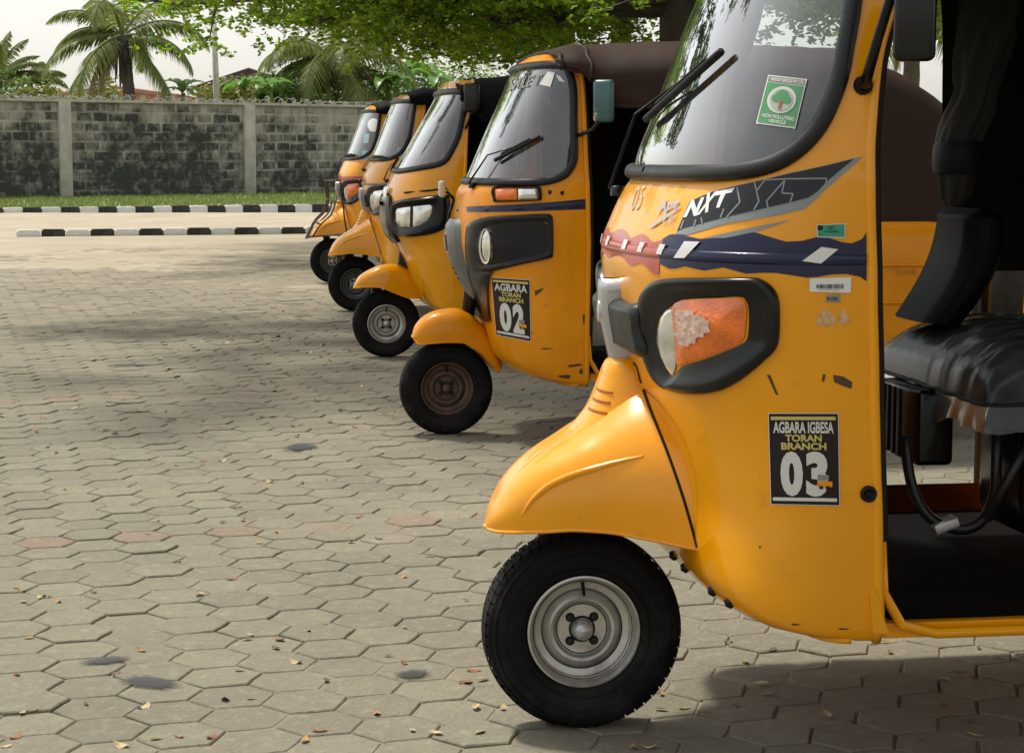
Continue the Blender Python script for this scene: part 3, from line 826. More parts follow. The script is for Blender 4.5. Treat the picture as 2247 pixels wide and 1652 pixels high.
def banana(seed, loc, h, label, n=8, L=1.6):
    rg = random.Random(seed); root = empty('banana_plant', loc); tag(root, label, 'banana plant', 'banana plants behind the wall')
    mb = MB(); mb.tube([(0, 0, -.05), (0, 0, h*.5), (.03, 0, h)], [.14, .12, .07], 9); mb.build('stem', M_bush2, root, True)
    for k in range(n):
        az = 2*math.pi*k/n + rg.gauss(0, .3); el = rg.uniform(.6, 1.35); nn = 10; p = Vector((0, 0, h)); P = []
        LL = L*rg.uniform(.75, 1.15)
        hz = Vector((-math.sin(az), math.cos(az), 0))
        for i in range(nn+1):
            w_ = LL*.17*(math.sin(math.pi*min(1, i/nn*.93+.05))**.6)
            P.append([tuple(p+hz*w_+Vector((0, 0, .4*w_))), tuple(p), tuple(p-hz*w_+Vector((0, 0, .4*w_)))])
            p = p + Vector((math.cos(az)*math.cos(el), math.sin(az)*math.cos(el), math.sin(el)))*LL/nn; el -= .17
        q = MB(); q.grid(np.array(P)); q.build('leaf', M_banana, root, True)
    return root
for k, (px, py, d, L, lab) in enumerate([(400, 205, 60, .8, 'banana plant poking over the wall left of the lamp pole'), (535, 197, 60, .95, 'broad leaved banana plant in front of the gabled house'),
        (592, 197, 60.5, .8, 'banana plant at the right eave of the gabled house'), (850, 186, 60, 1.2, 'banana plant behind the canopies, nearer the yellowish palm'), (955, 184, 61, 1.2, 'banana plant behind the black canopy'), (905, 172, 63, 1.4, 'taller banana plant between the shrubs over the canopies')]):
    d += max(0, (px-400)*.0135); b = at_depth(px, py, d); banana(80+k, (b.x, d, 0), b.z, lab, 9, L)

# ---- houses and the lamp pole beyond the wall
M_plaster = mat('grey_plaster', (0.22, 0.20, 0.175), .9, var=.2, vscale=2)
M_salmon = mat('salmon_plaster', (0.55, 0.30, 0.17), .9, var=.15, vscale=2)
M_roof = mat('rusty_roof_sheet', (0.045, 0.026, 0.024), .6, var=.3, vscale=3)
M_darkpane = mat('dark_window', (0.02, 0.02, 0.022), .15)
def house(px, py_top, d, half, eave_drop, m, label, roofm):
    t = at_depth(px, py_top, d); root = empty('gabled_house', (t.x, d, 0)); tag(root, label, 'house')
    zt = t.z; ze = zt-eave_drop
    w = MB(); w.add([(-half+.35, 0, 0), (half-.35, 0, 0), (half-.35, 0, ze+.06), (0, 0, zt-.12), (-half+.35, 0, ze+.06), (-half+.35, 7, 0), (half-.35, 7, 0), (half-.35, 7, ze+.06), (0, 7, zt-.12), (-half+.35, 7, ze+.06)],
        [(0, 1, 2, 3, 4), (9, 8, 7, 6, 5), (0, 4, 9, 5), (1, 6, 7, 2)]); w.build('wall', m, root)
    for sg in (-1, 1):
        n = MB(); ang = math.atan2(eave_drop, half); L = math.hypot(half, eave_drop)
        for k in range(34):
            y0 = -.5 + k*.24; hgt = .03 if k % 2 else 0
            n.add([(0, y0, zt+hgt), (0, y0+.24, zt+.03-hgt), (sg*half, y0+.24, ze+.03-hgt), (sg*half, y0, ze+hgt)], [(0, 1, 2, 3)])
        n.add([(0, -.5, zt), (sg*half, -.5, ze), (sg*half, -.5, ze-.16), (0, -.5, zt-.16)], [(0, 1, 2, 3)])
        n.build('roof', roofm, root)
    for sx in (-.5, .5):
        q = MB(); q.box((sx*half, -.02, 1.6), (1.1, .1, 1.2)); wf = q.build('window', M_plaster, root); q = MB(); q.box((sx*half, -.08, 1.6), (.95, .04, 1.05)); q.build('pane', M_darkpane, wf)
    return root
house(548, 151, 82, 2.6, .85, M_plaster, 'grey house with dark gabled roof beyond the wall', M_roof)
house(250, 189, 90, 3.0, .4, M_salmon, 'salmon coloured house behind the tall palm', mat('clay_roof', (0.34, 0.20, 0.13), .8, var=.2))
b0, b1 = at_depth(482, 340, 62), at_depth(468, 20, 62)
pole = MB(); pole.tube([(0, 0, -.1), (b1.x-b0.x, 0, b1.z)], [.13, .085], 10)
po = empty('lamp_pole', (b0.x, 62, 0)); tag(po, 'pale leaning concrete lamp pole rising behind the wall', 'pole')
pole.build('shaft', M_pillar, po, True)
q = MB(); q.tube([(b1.x-b0.x, 0, b1.z-.2), (b1.x-b0.x+.5, 0, b1.z+.1), (b1.x-b0.x+1.0, 0, b1.z+.12)], .035, 6); q.build('arm', M_wire, po)
q = MB(); q.lathe([(.001, -.08), (.09, -.06), (.12, .0), (.08, .06), (.001, .08)], (b1.x-b0.x+1.15, 0, b1.z+.1), 'z', 10); q.build('lamp_head', M_wire, po, True)
# ------------------------------------------------------------------ rickshaw materials
OR = (0.80, 0.325, 0.0003)
M_orange = mat('yellow_paint', OR, .24, coat=.55, spec=.2, bump=.03, bscale=7, var=.05, vscale=3, dirt=(0.30, 0.13, 0.02), dirt_amt=.45, dirt_scale=9, dirt_lo=.60, dirt_hi=.78)
M_orange2 = mat('worn_yellow_paint', (0.72, 0.262, 0.0004), .34, coat=.2, spec=.22, var=.10, vscale=4, dirt=(0.10, 0.045, 0.015), dirt_amt=.8, dirt_scale=7, dirt_lo=.60, dirt_hi=.74, bump=.05, bscale=6)
M_black = mat('black_plastic', (0.004, 0.0045, 0.005), .20, spec=.32, var=.15, vscale=12, dirt=(0.06, 0.055, 0.045), dirt_amt=.08, dirt_scale=10)
M_gloss = mat('gloss_black', (0.004, 0.0045, 0.006), .22, spec=.3)
M_rubber = mat('black_rubber', (0.006, 0.006, 0.006), .6, spec=.25, var=.2, vscale=15)
M_seal = mat('seal_rubber', (0.007, 0.0075, 0.008), .4, spec=.35, var=.1)
M_tyre = mat('tyre_rubber', (0.006, 0.006, 0.0065), .8, spec=.2, var=.25, vscale=18, dirt=(0.11, 0.10, 0.08), dirt_amt=.20, dirt_scale=9, dirt_lo=.48, dirt_hi=.75, bump=.2, bscale=60)
M_greyp = mat('grey_plastic', (0.16, 0.165, 0.155), .38, var=.1)
M_dgrey = mat('dark_grey_plastic', (0.022, 0.024, 0.023), .4, spec=.3, var=.1)
M_silver = mat('silver_trim', (0.45, 0.46, 0.46), .30, metal=.5, var=.05)
M_rim = mat('silver_wheel', (0.52, 0.51, 0.47), .36, metal=.65, var=.12, vscale=10, dirt=(0.06, 0.055, 0.045), dirt_amt=.7, dirt_scale=9, dirt_lo=.52, dirt_hi=.75)
M_rim_rust = mat('rusty_wheel', (0.10, 0.06, 0.045), .65, metal=.25, var=.4, vscale=14, dirt=(0.03, 0.022, 0.018), dirt_amt=.8, dirt_scale=9)
M_rim_dark = mat('grimy_wheel', (0.10, 0.10, 0.095), .5, metal=.4, var=.3, vscale=12)
M_chrome = mat('chrome', (0.78, 0.79, 0.78), .09, metal=1.0)
M_amber = mat('amber_lens', (0.86, 0.17, 0.002), .12, coat=.8, var=.22, vscale=22, bump=.5, bscale=120)
M_clear = mat('lamp_reflector', (0.78, 0.78, 0.73), .14, metal=.7, var=.25, vscale=18)
M_whitep = mat('white_vinyl', (0.70, 0.70, 0.68), .45)
M_blue = mat('navy_vinyl', (0.006, 0.009, 0.045), .25, coat=.25, spec=.3, var=.12, vscale=9)
M_red = mat('faded_red_vinyl', (0.42, 0.055, 0.035), .25, coat=.4, var=.15, vscale=9)
M_lblue = mat('pale_blue_vinyl', (0.25, 0.42, 0.45), .4)
M_dblack = mat('black_vinyl', (0.006, 0.007, 0.010), .28, coat=.12, spec=.3)
M_dgr = mat('grey_vinyl', (0.19, 0.21, 0.20), .3, coat=.3)
M_brown = mat('sign_brown', (0.014, 0.007, 0.008), .45, spec=.25)
M_ytext = mat('sign_yellow', (0.52, 0.44, 0.12), .45)
M_wtext = mat('sign_white', (0.58, 0.58, 0.54), .45)
M_green = mat('teal_sticker', (0.02, 0.27, 0.16), .4)
M_stgreen = mat('green_sticker', (0.07, 0.26, 0.11), .4)
M_canvas_br = mat('brown_canvas', (0.030, 0.015, 0.010), .60, spec=.22, var=.15, vscale=4, bump=.25, bscale=9)
M_canvas_bk = mat('black_canvas', (0.006, 0.006, 0.0065), .85, spec=.15, var=.2, vscale=5, bump=.25, bscale=9)
M_vinyl = mat('seat_vinyl', (0.006, 0.010, 0.011), .5, spec=.2, var=.2, bump=.15, bscale=30)
M_plastic = glass_mat('clear_plastic_wrap', (0.80, 0.83, 0.83), .06, .9, .22)
M_glass = glass_mat('windscreen_glass', (0.78, 0.85, 0.84), .03, 2.8)
M_steel = mat('steel_tube', (0.010, 0.010, 0.011), .35, spec=.35)
M_teal = mat('teal_mirror_shell', (0.03, 0.10, 0.10), .3, coat=.3, dirt=(0.5, 0.48, 0.42), dirt_amt=1, dirt_scale=11, dirt_lo=.56, dirt_hi=.58)
M_paper = mat('pale_film', (0.72, 0.50, 0.40), .7, var=.3, vscale=70, bump=.6, bscale=90)
M_scuff = mat('scuffed_paint', (0.07, 0.04, 0.02), .8, var=.5, vscale=80)
M_dirtw = mat('sticker_residue', (0.60, 0.36, 0.16), .8, var=.3, vscale=80)
M_mat = mat('floor_mat', (0.003, 0.003, 0.003), .9, spec=.08, var=.3)
M_dirty_white = mat('dirty_white_panel', (0.26, 0.25, 0.22), .7, var=.25, vscale=9)
M_badge = mat('badge_blue', (0.03, 0.10, 0.25), .2)

def spow(c, e): return np.sign(c)*np.abs(c)**e

class Cowl:
    def __init__(s, rows):
        rows = sorted(rows); z = [r[0] for r in rows]; s.z0, s.z1 = z[0], z[-1]
        s.un, s.ur, s.hw, s.p = [smooth_interp(z, [r[k] for r in rows]) for k in (1, 2, 3, 4)]
    def P(s, th, z):
        th, z = np.broadcast_arrays(np.asarray(th, float), np.asarray(z, float))
        e = 2/s.p(z); ur = s.ur(z)
        return np.stack([ur+(s.un(z)-ur)*np.abs(np.cos(th))**e, s.hw(z)*spow(np.sin(th), e), z], -1)
    def N(s, th, z):
        th = np.clip(np.asarray(th, float), -1.55, 1.55); z = np.clip(np.asarray(z, float), s.z0+.004, s.z1-.004); h = 2e-3
        thn = np.where(np.abs(th) < .02, .02*np.where(th < 0, -1, 1), th)
        a = s.P(thn+h, z)-s.P(thn-h, z); b = s.P(thn, z+h)-s.P(thn, z-h)
        n = np.cross(a, b); n /= np.linalg.norm(n, axis=-1)[..., None]+1e-12
        c = s.P(thn, z).copy(); c[..., 0] -= s.ur(z)-.05; c[..., 2] = 0
        return n*np.sign(np.sum(n*c, -1))[..., None]
    def th_of(s, w, z):
        r = np.clip(np.abs(w)/s.hw(z), 0, 1)**(s.p(z)/2); return np.sign(w)*np.arcsin(r)

class Veh:
    def __init__(s, px, py, yaw, rows, label, nt=151, nz=130):
        g = ground_at(px, py); s.root = empty('auto_rickshaw', (g.x, g.y, 0), math.pi+math.radians(yaw))
        tag(s.root, label, 'auto rickshaw', 'yellow auto rickshaws parked in a row')
        s.M = Matrix.Translation((g.x, g.y, 0)) @ Matrix.Rotation(math.pi+math.radians(yaw), 4, 'Z'); s.Mi = s.M.inverted()
        s.c = Cowl(rows); s.nt, s.nz = nt, nz
        th = np.linspace(-1, 1, nt); s.th = np.sign(th)*np.abs(th)**1.0*math.pi/2
        s.zz = np.linspace(s.c.z0, s.c.z1, nz)
        TH, ZZ = np.meshgrid(s.th, s.zz, indexing='ij'); s.TH, s.ZZ = TH, ZZ
        s.G = s.c.P(TH, ZZ)
        F_ = [(i*nz+j, (i+1)*nz+j, (i+1)*nz+j+1, i*nz+j+1) for i in range(nt-1) for j in range(nz-1)]
        s.F = F_
        s.GN = s.c.N(TH, ZZ); s.FN = [Vector(q) for q in ((s.GN[:-1, :-1]+s.GN[1:, :-1]+s.GN[1:, 1:]+s.GN[:-1, 1:])/4).reshape(-1, 3).tolist()]
        s.bvh = BVHTree.FromPolygons([Vector(p) for p in s.G.reshape(-1, 3)], F_)
        s.orig = s.Mi @ Vector((0, 0, CAMH)); s.R3 = s.Mi.to_3x3()
    def hit(s, x, y):
        d = s.R3 @ pix_ray(x, y)
        h = s.bvh.ray_cast(s.orig, d)
        if h[0] is None:
            # nearest surface point to the ray: march
            best = None
            for t in np.linspace(s.orig.length-1.2, s.orig.length+1.0, 45):
                q = s.bvh.find_nearest(s.orig+d*t)
                if best is None or q[3] < best[3]: best = q
            p, n = best[0], s.FN[best[2]]
        else: p, n = h[0], s.FN[h[2]]
        return p, n, 0
    def plane(s, x, y, w):
        d = s.R3 @ pix_ray(x, y); t = (w - s.orig.y)/d.y; return s.orig + d*t
    def thz(s, pts):
        out = []
        for x, y in pts:
            p, n, _ = s.hit(x, y); out.append((float(s.c.th_of(p.y, p.z)), p.z))
        return out
    # ---- patches: polygons laid on the shell
    def patch_uv(s, poly, to3d, off, m, name, parent, step, bulge=0.0, smooth=True):
        poly = np.array(poly, float); lo, hi = poly.min(0), poly.max(0)
        d = []
        for i in range(len(poly)):
            a, b = poly[i], poly[(i+1) % len(poly)]; L = np.linalg.norm((b-a)/step); k = max(1, int(L))
            for q in range(k): d.append(a+(b-a)*q/k)
        nb = len(d)
        gx = np.arange(lo[0]+step[0]*.5, hi[0], step[0]); gy = np.arange(lo[1]+step[1]*.5, hi[1], step[1])
        if len(gx) and len(gy):
            X, Y = np.meshgrid(gx, gy); k = in_poly(X.ravel(), Y.ravel(), poly)
            Q = np.stack([X.ravel()[k], Y.ravel()[k]], 1)
            if len(Q):
                dist = np.min(np.linalg.norm((Q[:, None]-np.array(d)[None])/step, axis=2), 1); Q = Q[dist > .45]
            d += list(Q)
        S = np.array(d)
        vs, es, fs, *_ = geometry.delaunay_2d_cdt([Vector(p/step) for p in S], [(i, (i+1) % nb) for i in range(nb)], [list(range(nb))], 1, 1e-6)
        P2 = np.array([tuple(v) for v in vs])*step
        if bulge:
            B = np.array(d[:nb])/step; dist = np.min(np.linalg.norm(P2[:, None]/step-B[None], axis=2), 1); r = dist/(dist.max()+1e-9)
            offs = off + bulge*(1-(1-r)**2)
        else: offs = np.full(len(P2), off)
        V = [to3d(p[0], p[1], o) for p, o in zip(P2, offs)]
        F_ = []
        for f in fs:
            a, b, c = [Vector(V[i]) for i in f[:3]]
            nrm = (b-a).cross(c-a); ref = Vector(to3d(*P2[f[0]], offs[f[0]]+.01)) - a
            F_.append(tuple(f) if nrm.dot(ref) > 0 else tuple(f[::-1]))
        return obj(name, V, F_, m, parent if parent is not None else s.root, smooth)
    def px3(s, x, y, o):
        p, n, th = s.hit(x, y); return tuple(p+n*o)
    def uz3(s, th, z, o):
        i = min(max((th/math.pi+.5)*(s.nt-1), 0), s.nt-1.001); j = min(max((z-s.c.z0)/(s.c.z1-s.c.z0)*(s.nz-1), 0), s.nz-1.001)
        a, b = int(i), int(j); f, g = i-a, j-b
        w = ((1-f)*(1-g), f*(1-g), (1-f)*g, f*g); G, N_ = s.G, s.GN
        p = G[a, b]*w[0]+G[a+1, b]*w[1]+G[a, b+1]*w[2]+G[a+1, b+1]*w[3]; n = N_[a, b]*w[0]+N_[a+1, b]*w[1]+N_[a, b+1]*w[2]+N_[a+1, b+1]*w[3]
        return tuple((p+n*o).tolist())
    def patch(s, poly, off, m, name, parent=None, step=9, bulge=0.0):
        return s.patch_uv(poly, s.px3, off, m, name, parent, np.array([step, step], float), bulge)
    def tpatch(s, poly, off, m, name, parent=None, step=(.05, .012), bulge=0.0):
        return s.patch_uv(poly, s.uz3, off, m, name, parent, np.array(step, float), bulge)
    def ring(s, outer, inner, prof, m, name, parent=None, n=96, mode='px', closed_inner=False):
        """bands between two outlines; prof: list of (fraction, offset)"""
        A = resample_closed(catmull(outer, 5, True), n); c = np.mean(inner, 0)
        # match points by angle about the centre of the inner outline
        B = resample_closed(catmull(inner, 5, True), 400); ab = np.arctan2(B[:, 1]-c[1], B[:, 0]-c[0]); aa = np.arctan2(A[:, 1]-c[1], A[:, 0]-c[0])
        o = np.argsort(ab); ab, B = ab[o], B[o]
        abx = np.r_[ab[-1]-2*np.pi, ab, ab[0]+2*np.pi]; Bx = np.vstack([B[-1:], B, B[:1]])
        Bm = np.stack([np.interp(aa, abx, Bx[:, 0]), np.interp(aa, abx, Bx[:, 1])], 1)
        f3 = s.px3 if mode == 'px' else s.uz3
        V = []
        for fr, of in prof:
            Q = A*(1-fr)+Bm*fr
            V += [f3(q[0], q[1], of) for q in Q]
        k = len(prof); F_ = []
        for r in range(k-1):
            for i in range(n):
                F_.append((r*n+i, r*n+(i+1) % n, (r+1)*n+(i+1) % n, (r+1)*n+i))
        a, b, c_ = Vector(V[0]), Vector(V[1]), Vector(V[n*(k//2)])
        ctr = Vector(s.c.P(0, V[0][2]).tolist()); 
        return obj(name, V, F_, m, parent if parent is not None else s.root, True, 50)
    def bead(s, uz, width, height, m, name, parent=None, closed=True, base=0.0):
        """rounded bead along a line given in shell coordinates (theta, z)"""
        P = s.c.P(np.array([q[0] for q in uz]), np.array([q[1] for q in uz])); N = s.c.N(np.array([q[0] for q in uz]), np.array([q[1] for q in uz])); n = len(uz)
        prof = [(-.5, -.004), (-.48, .5*height), (-.3, .95*height), (0, height), (.3, .9*height), (.48, .45*height), (.5, -.004)]
        V = []
        for i in range(n):
            t = P[(i+1) % n]-P[i-1] if closed else P[min(i+1, n-1)]-P[max(i-1, 0)]
            t = t/(np.linalg.norm(t)+1e-9); b = np.cross(N[i], t); b /= np.linalg.norm(b)+1e-9
            for (a, h) in prof: V.append(tuple(P[i]+b*a*width+N[i]*(h+base)))
        k = len(prof); F_ = []
        for i in range(n if closed else n-1):
            i2 = (i+1) % n
            for j in range(k-1): F_.append((i*k+j, i2*k+j, i2*k+j+1, i*k+j+1))
        return obj(name, V, F_, m, parent if parent is not None else s.root, True)
    def text(s, txt, quad, off, m, name='lettering', parent=None, bold=.0, shear=0.0, step=.25):
        """letters stretched to fill a four-cornered field (tl, tr, br, bl in picture grid) on the shell"""
        V, F_ = text_mesh(txt, bold, shear, step); q = np.array(quad, float)
        a = (q[0]*(1-V[:, :1])+q[1]*V[:, :1])*V[:, 1:]+(q[3]*(1-V[:, :1])+q[2]*V[:, :1])*(1-V[:, 1:])
        W = [s.px3(p[0], p[1], off) for p in a]
        return obj(name, W, F_, m, parent if parent is not None else s.root)
    def part_quad(s, quad, x0, y0, x1, y1):
        q = np.array(quad, float)
        f = lambda x, y: tuple((q[0]*(1-x)+q[1]*x)*(1-y)+(q[3]*(1-x)+q[2]*x)*y)
        return [f(x0, y0), f(x1, y0), f(x1, y1), f(x0, y1)]
    def screen(s, half, ztop, seal_w=.03, seal_h=.016):
        """windscreen opening from its near half outline (bottom middle to top), in picture grid"""
        h = s.thz(half); hb = [(0, h[0][1])] + h + [(h[-1][0]*.98, ztop-.045), (h[-1][0]*.88, ztop-.008), (0, ztop)]
        full = hb + [(-a, b) for a, b in hb[::-1][1:-1]]
        loop = resample_closed([tuple(v) for v in catmull(full, 6, True)], 260)
        s.wpoly = loop
        cth = (s.TH[:-1, :-1]+s.TH[1:, 1:])/2; cz = (s.ZZ[:-1, :-1]+s.ZZ[1:, 1:])/2
        ins = in_poly(cth, cz, loop).ravel()
        keep = [f for f, q in zip(s.F, ins) if not q]; gl = [f for f, q in zip(s.F, ins) if q]
        used = sorted({i for f in gl for i in f}); mp = {i: k for k, i in enumerate(used)}
        G = s.G.reshape(-1, 3)
        s.shell_faces = keep
        g = obj('windscreen', G[used]-s.c.N(s.TH.ravel()[used], s.ZZ.ravel()[used])*.002, [tuple(mp[i] for i in f) for f in gl], M_glass, s.root, True)
        s.bead(loop, seal_w, seal_h, M_seal, 'seal', g)
        s.glass = g
        return g
    def shell(s, m, name='front_cowl'):
        F_ = getattr(s, 'shell_faces', s.F)
        o = obj(name, s.G.reshape(-1, 3), F_, m, s.root, True); s.body = o
        return o

_tcache = {}
def text_mesh(txt, bold, shear, step):
    key = (txt, bold, shear)
    if key not in _tcache:
        cu = bpy.data.curves.new('t', 'FONT'); cu.body = txt; cu.offset = bold; cu.shear = shear; cu.resolution_u = 4; cu.fill_mode = 'FRONT'; cu.extrude = 0
        ob = bpy.data.objects.new('t', cu); COL.objects.link(ob)
        dg = bpy.context.evaluated_depsgraph_get(); me = bpy.data.meshes.new_from_object(ob.evaluated_get(dg))
        bm = bmesh.new(); bm.from_mesh(me); bpy.data.objects.remove(ob); bpy.data.curves.remove(cu); bpy.data.meshes.remove(me)
        bmesh.ops.triangulate(bm, faces=bm.faces[:])
        for _ in range(3):
            es = [e for e in bm.edges if e.calc_length() > step]
            if not es: break
            bmesh.ops.subdivide_edges(bm, edges=es, cuts=1); bmesh.ops.triangulate(bm, faces=bm.faces[:])
        V = np.array([v.co[:2] for v in bm.verts]); bm.verts.index_update(); Fs = [tuple(v.index for v in f.verts) for f in bm.faces]; bm.free()
        V = (V-V.min(0))/(V.max(0)-V.min(0)+1e-9); _tcache[key] = (V, Fs)
    return _tcache[key]

def wheel(root, u, w, R, m_rim, name='front_wheel', steer=0.0, nuts=4, width=.105, rr=.278, tread=True):
    """tyre with tread blocks; steel rim, hub, nuts and valve as sub-parts"""
    hw_ = width/2; mb = MB()
    prof = [(R*.56, hw_*.62), (R*.60, hw_*.86), (R*.72, hw_*1.02), (R*.85, hw_*1.0), (R*.93, hw_*.86), (R*.965, hw_*.66), (R*.975, hw_*.3), (R*.978, 0)]
    prof = prof + [(r, -h) for r, h in prof[-2::-1]]
    mb.lathe(prof, (0, 0, 0), 'y', 72)
    for rr_ in (.645, .79, .90):
        mb.lathe([(R*(rr_-.010), hw_*1.0), (R*rr_, hw_*(1.045 if rr_ < .85 else .985)), (R*(rr_+.010), hw_*(1.0 if rr_ < .85 else .9))], (0, 0, 0), 'y', 72)
    if tread:
        nb = 56
        for k in range(nb):
            for row, (ya, yb) in enumerate(((-.62, -.24), (-.16, .16), (.24, .62))):
                a0 = 2*math.pi*(k+(.5 if row == 1 else 0))/nb; a1 = a0+2*math.pi/nb*.86; v = []
                for rr_ in (R*.985, R):
                    for a in (a0, a1):
                        for yy in (ya, yb):
                            edge = R*.012 if abs(yy) > .5 and rr_ == R else 0
                            v.append(((rr_-edge)*math.cos(a), yy*hw_*1.05, (rr_-edge)*math.sin(a)))
                mb.add(v, [(4, 5, 7, 6), (0, 4, 6, 2), (1, 3, 7, 5), (0, 1, 5, 4), (2, 6, 7, 3)])
            # shoulder lugs
            for sg in (-1, 1):
                a0 = 2*math.pi*k/nb; a1 = a0+2*math.pi/nb*.66; v = []
                for (rr_, yy) in ((R*.984, .68), (R*.945, .86), (R*.935, .84), (R*.965, .64)):
                    for a in (a0, a1): v.append((rr_*math.cos(a), sg*yy*hw_, rr_*math.sin(a)))
                mb.add(v, [(0, 1, 3, 2), (0, 2, 4, 6), (1, 7, 5, 3)])
    t = mb.build(name, M_tyre, root, True, 35); t.location = (u, w, R); t.rotation_euler = (0, 0, steer)
    q = MB(); r = R*.565
    for sg in (1, -1):
        q.lathe([(r*1.0, sg*hw_*.66), (r*1.0, sg*hw_*.78), (r*.965, sg*hw_*.80), (r*.93, sg*hw_*.70), (r*.90, sg*hw_*.50), (r*.86, sg*hw_*.44), (r*.84, sg*hw_*.30), (r*.73, sg*hw_*.22), (r*.715, sg*hw_*.06),
                 (r*.70, sg*hw_*.08), (r*.64, sg*hw_*.30), (r*.57, sg*hw_*.40), (r*.52, sg*hw_*.36), (r*.47, sg*hw_*.20), (r*.42, sg*hw_*.17), (r*.30, sg*hw_*.20), (.001, sg*hw_*.20)], (0, 0, 0), 'y', 64)
    q.build('rim', m_rim, t, True, 30)
    for fr_, hh_ in ((.722, .14), (.885, .47), (.45, .19)):
        g_ = MB(); g_.tube([(r*fr_*math.cos(a_), hw_*hh_, r*fr_*math.sin(a_)) for a_ in np.linspace(0, 2*np.pi, 48, endpoint=False)], r*.012, 5, closed=True); g_.build('rim_groove', M_rubber, t, True)
    # four-lobed plate, hub and nuts
    pl = MB(); n = 64; ring_ = []
    for k in range(n):
        a = 2*math.pi*k/n; rad = r*(.36+.055*math.cos(4*(a-math.pi/4))); ring_.append((rad*math.cos(a), hw_*.235, rad*math.sin(a)))
    pl.add(ring_+[(0, hw_*.235, 0)]+[(x, hw_*.1, z) for x, y, z in ring_], [(n, (k+1) % n, k) for k in range(n)]+[(k, (k+1) % n, n+1+(k+1) % n, n+1+k) for k in range(n)])
    pl.build('hub_plate', m_rim, t)
    h = MB(); h.lathe([(r*.235, hw_*.15), (r*.235, hw_*.30), (r*.2, hw_*.31)], (0, 0, 0), 'y', 24)
    for k in range(4):
        a = math.pi/4+k*math.pi/2; h.lathe([(r*.085, hw_*.2), (r*.085, hw_*.27), (.001, hw_*.27)], (r*.30*math.cos(a), 0, r*.30*math.sin(a)), 'y', 12)
    h.build('hub_spider', M_rubber, t)
    h = MB(); h.lathe([(r*.185, hw_*.2), (r*.185, hw_*.5), (r*.17, hw_*.66), (r*.12, hw_*.78), (.001, hw_*.82)], (0, 0, 0), 'y', 24); h.build('hub_cap', M_silver if m_rim is M_rim else m_rim, t, True)
    for k in range(nuts):
        a = math.pi/4+k*math.pi/2; h = MB(); h.lathe([(r*.06, hw_*.2), (r*.06, hw_*.42), (r*.035, hw_*.44), (r*.03, hw_*.5), (.001, hw_*.5)], (r*.30*math.cos(a), 0, r*.30*math.sin(a)), 'y', 6); h.build('wheel_nut', M_steel, t)
    h = MB(); h.tube([(0, hw_*.3, r*.86), (0, hw_*.62, r*.72), (0, hw_*.8, r*.66)], [r*.035, r*.03, r*.025], 8); h.build('valve', M_rubber, t)
    return t

def arch_fender(root, R, m, a0, a1, rad, hw, skirt, name='front_mudguard', steer=0.0, torn=False):
    """round scooter mudguard swept about the wheel axle; angles from the rear horizontal, over the top, to the nose"""
    n, k = 44, 21; P = np.zeros((n, k, 3))
    for i in range(n):
        f = i/(n-1); a = a0+(a1-a0)*f
        taper = min(1, (1-f)/.16)**.5 if f > .84 else 1.0
        w_ = hw*(.72+.28*math.sin(math.pi*min(1, .25+f*.6)))*max(.25, taper); sk = skirt*(.75+.5*math.sin(math.pi*f))*max(.3, taper)
        for j in range(k):
            b = math.pi*(j/(k-1)); ra = rad - sk*(1-math.sin(b)**.55)
            P[i, j] = (ra*math.cos(a), w_*math.cos(b), R+ra*math.sin(a))
    mb = MB(); mb.grid(P); mb.f = [f[::-1] for f in mb.f]
    # rolled lip
    o = mb.build(name, m, root, True)
    lip = MB(); lip.tube([tuple(p) for p in P[:, 0]]+[tuple(p) for p in P[-1, 1:]]+[tuple(p) for p in P[::-1, -1]][1:], .006, 6); lip.build('lip', m, o, True)
    return o

def drape(n_u, n_s, f): 
    return np.array([[f(i/(n_u-1), j/(n_s-1)) for j in range(n_s)] for i in range(n_u)])

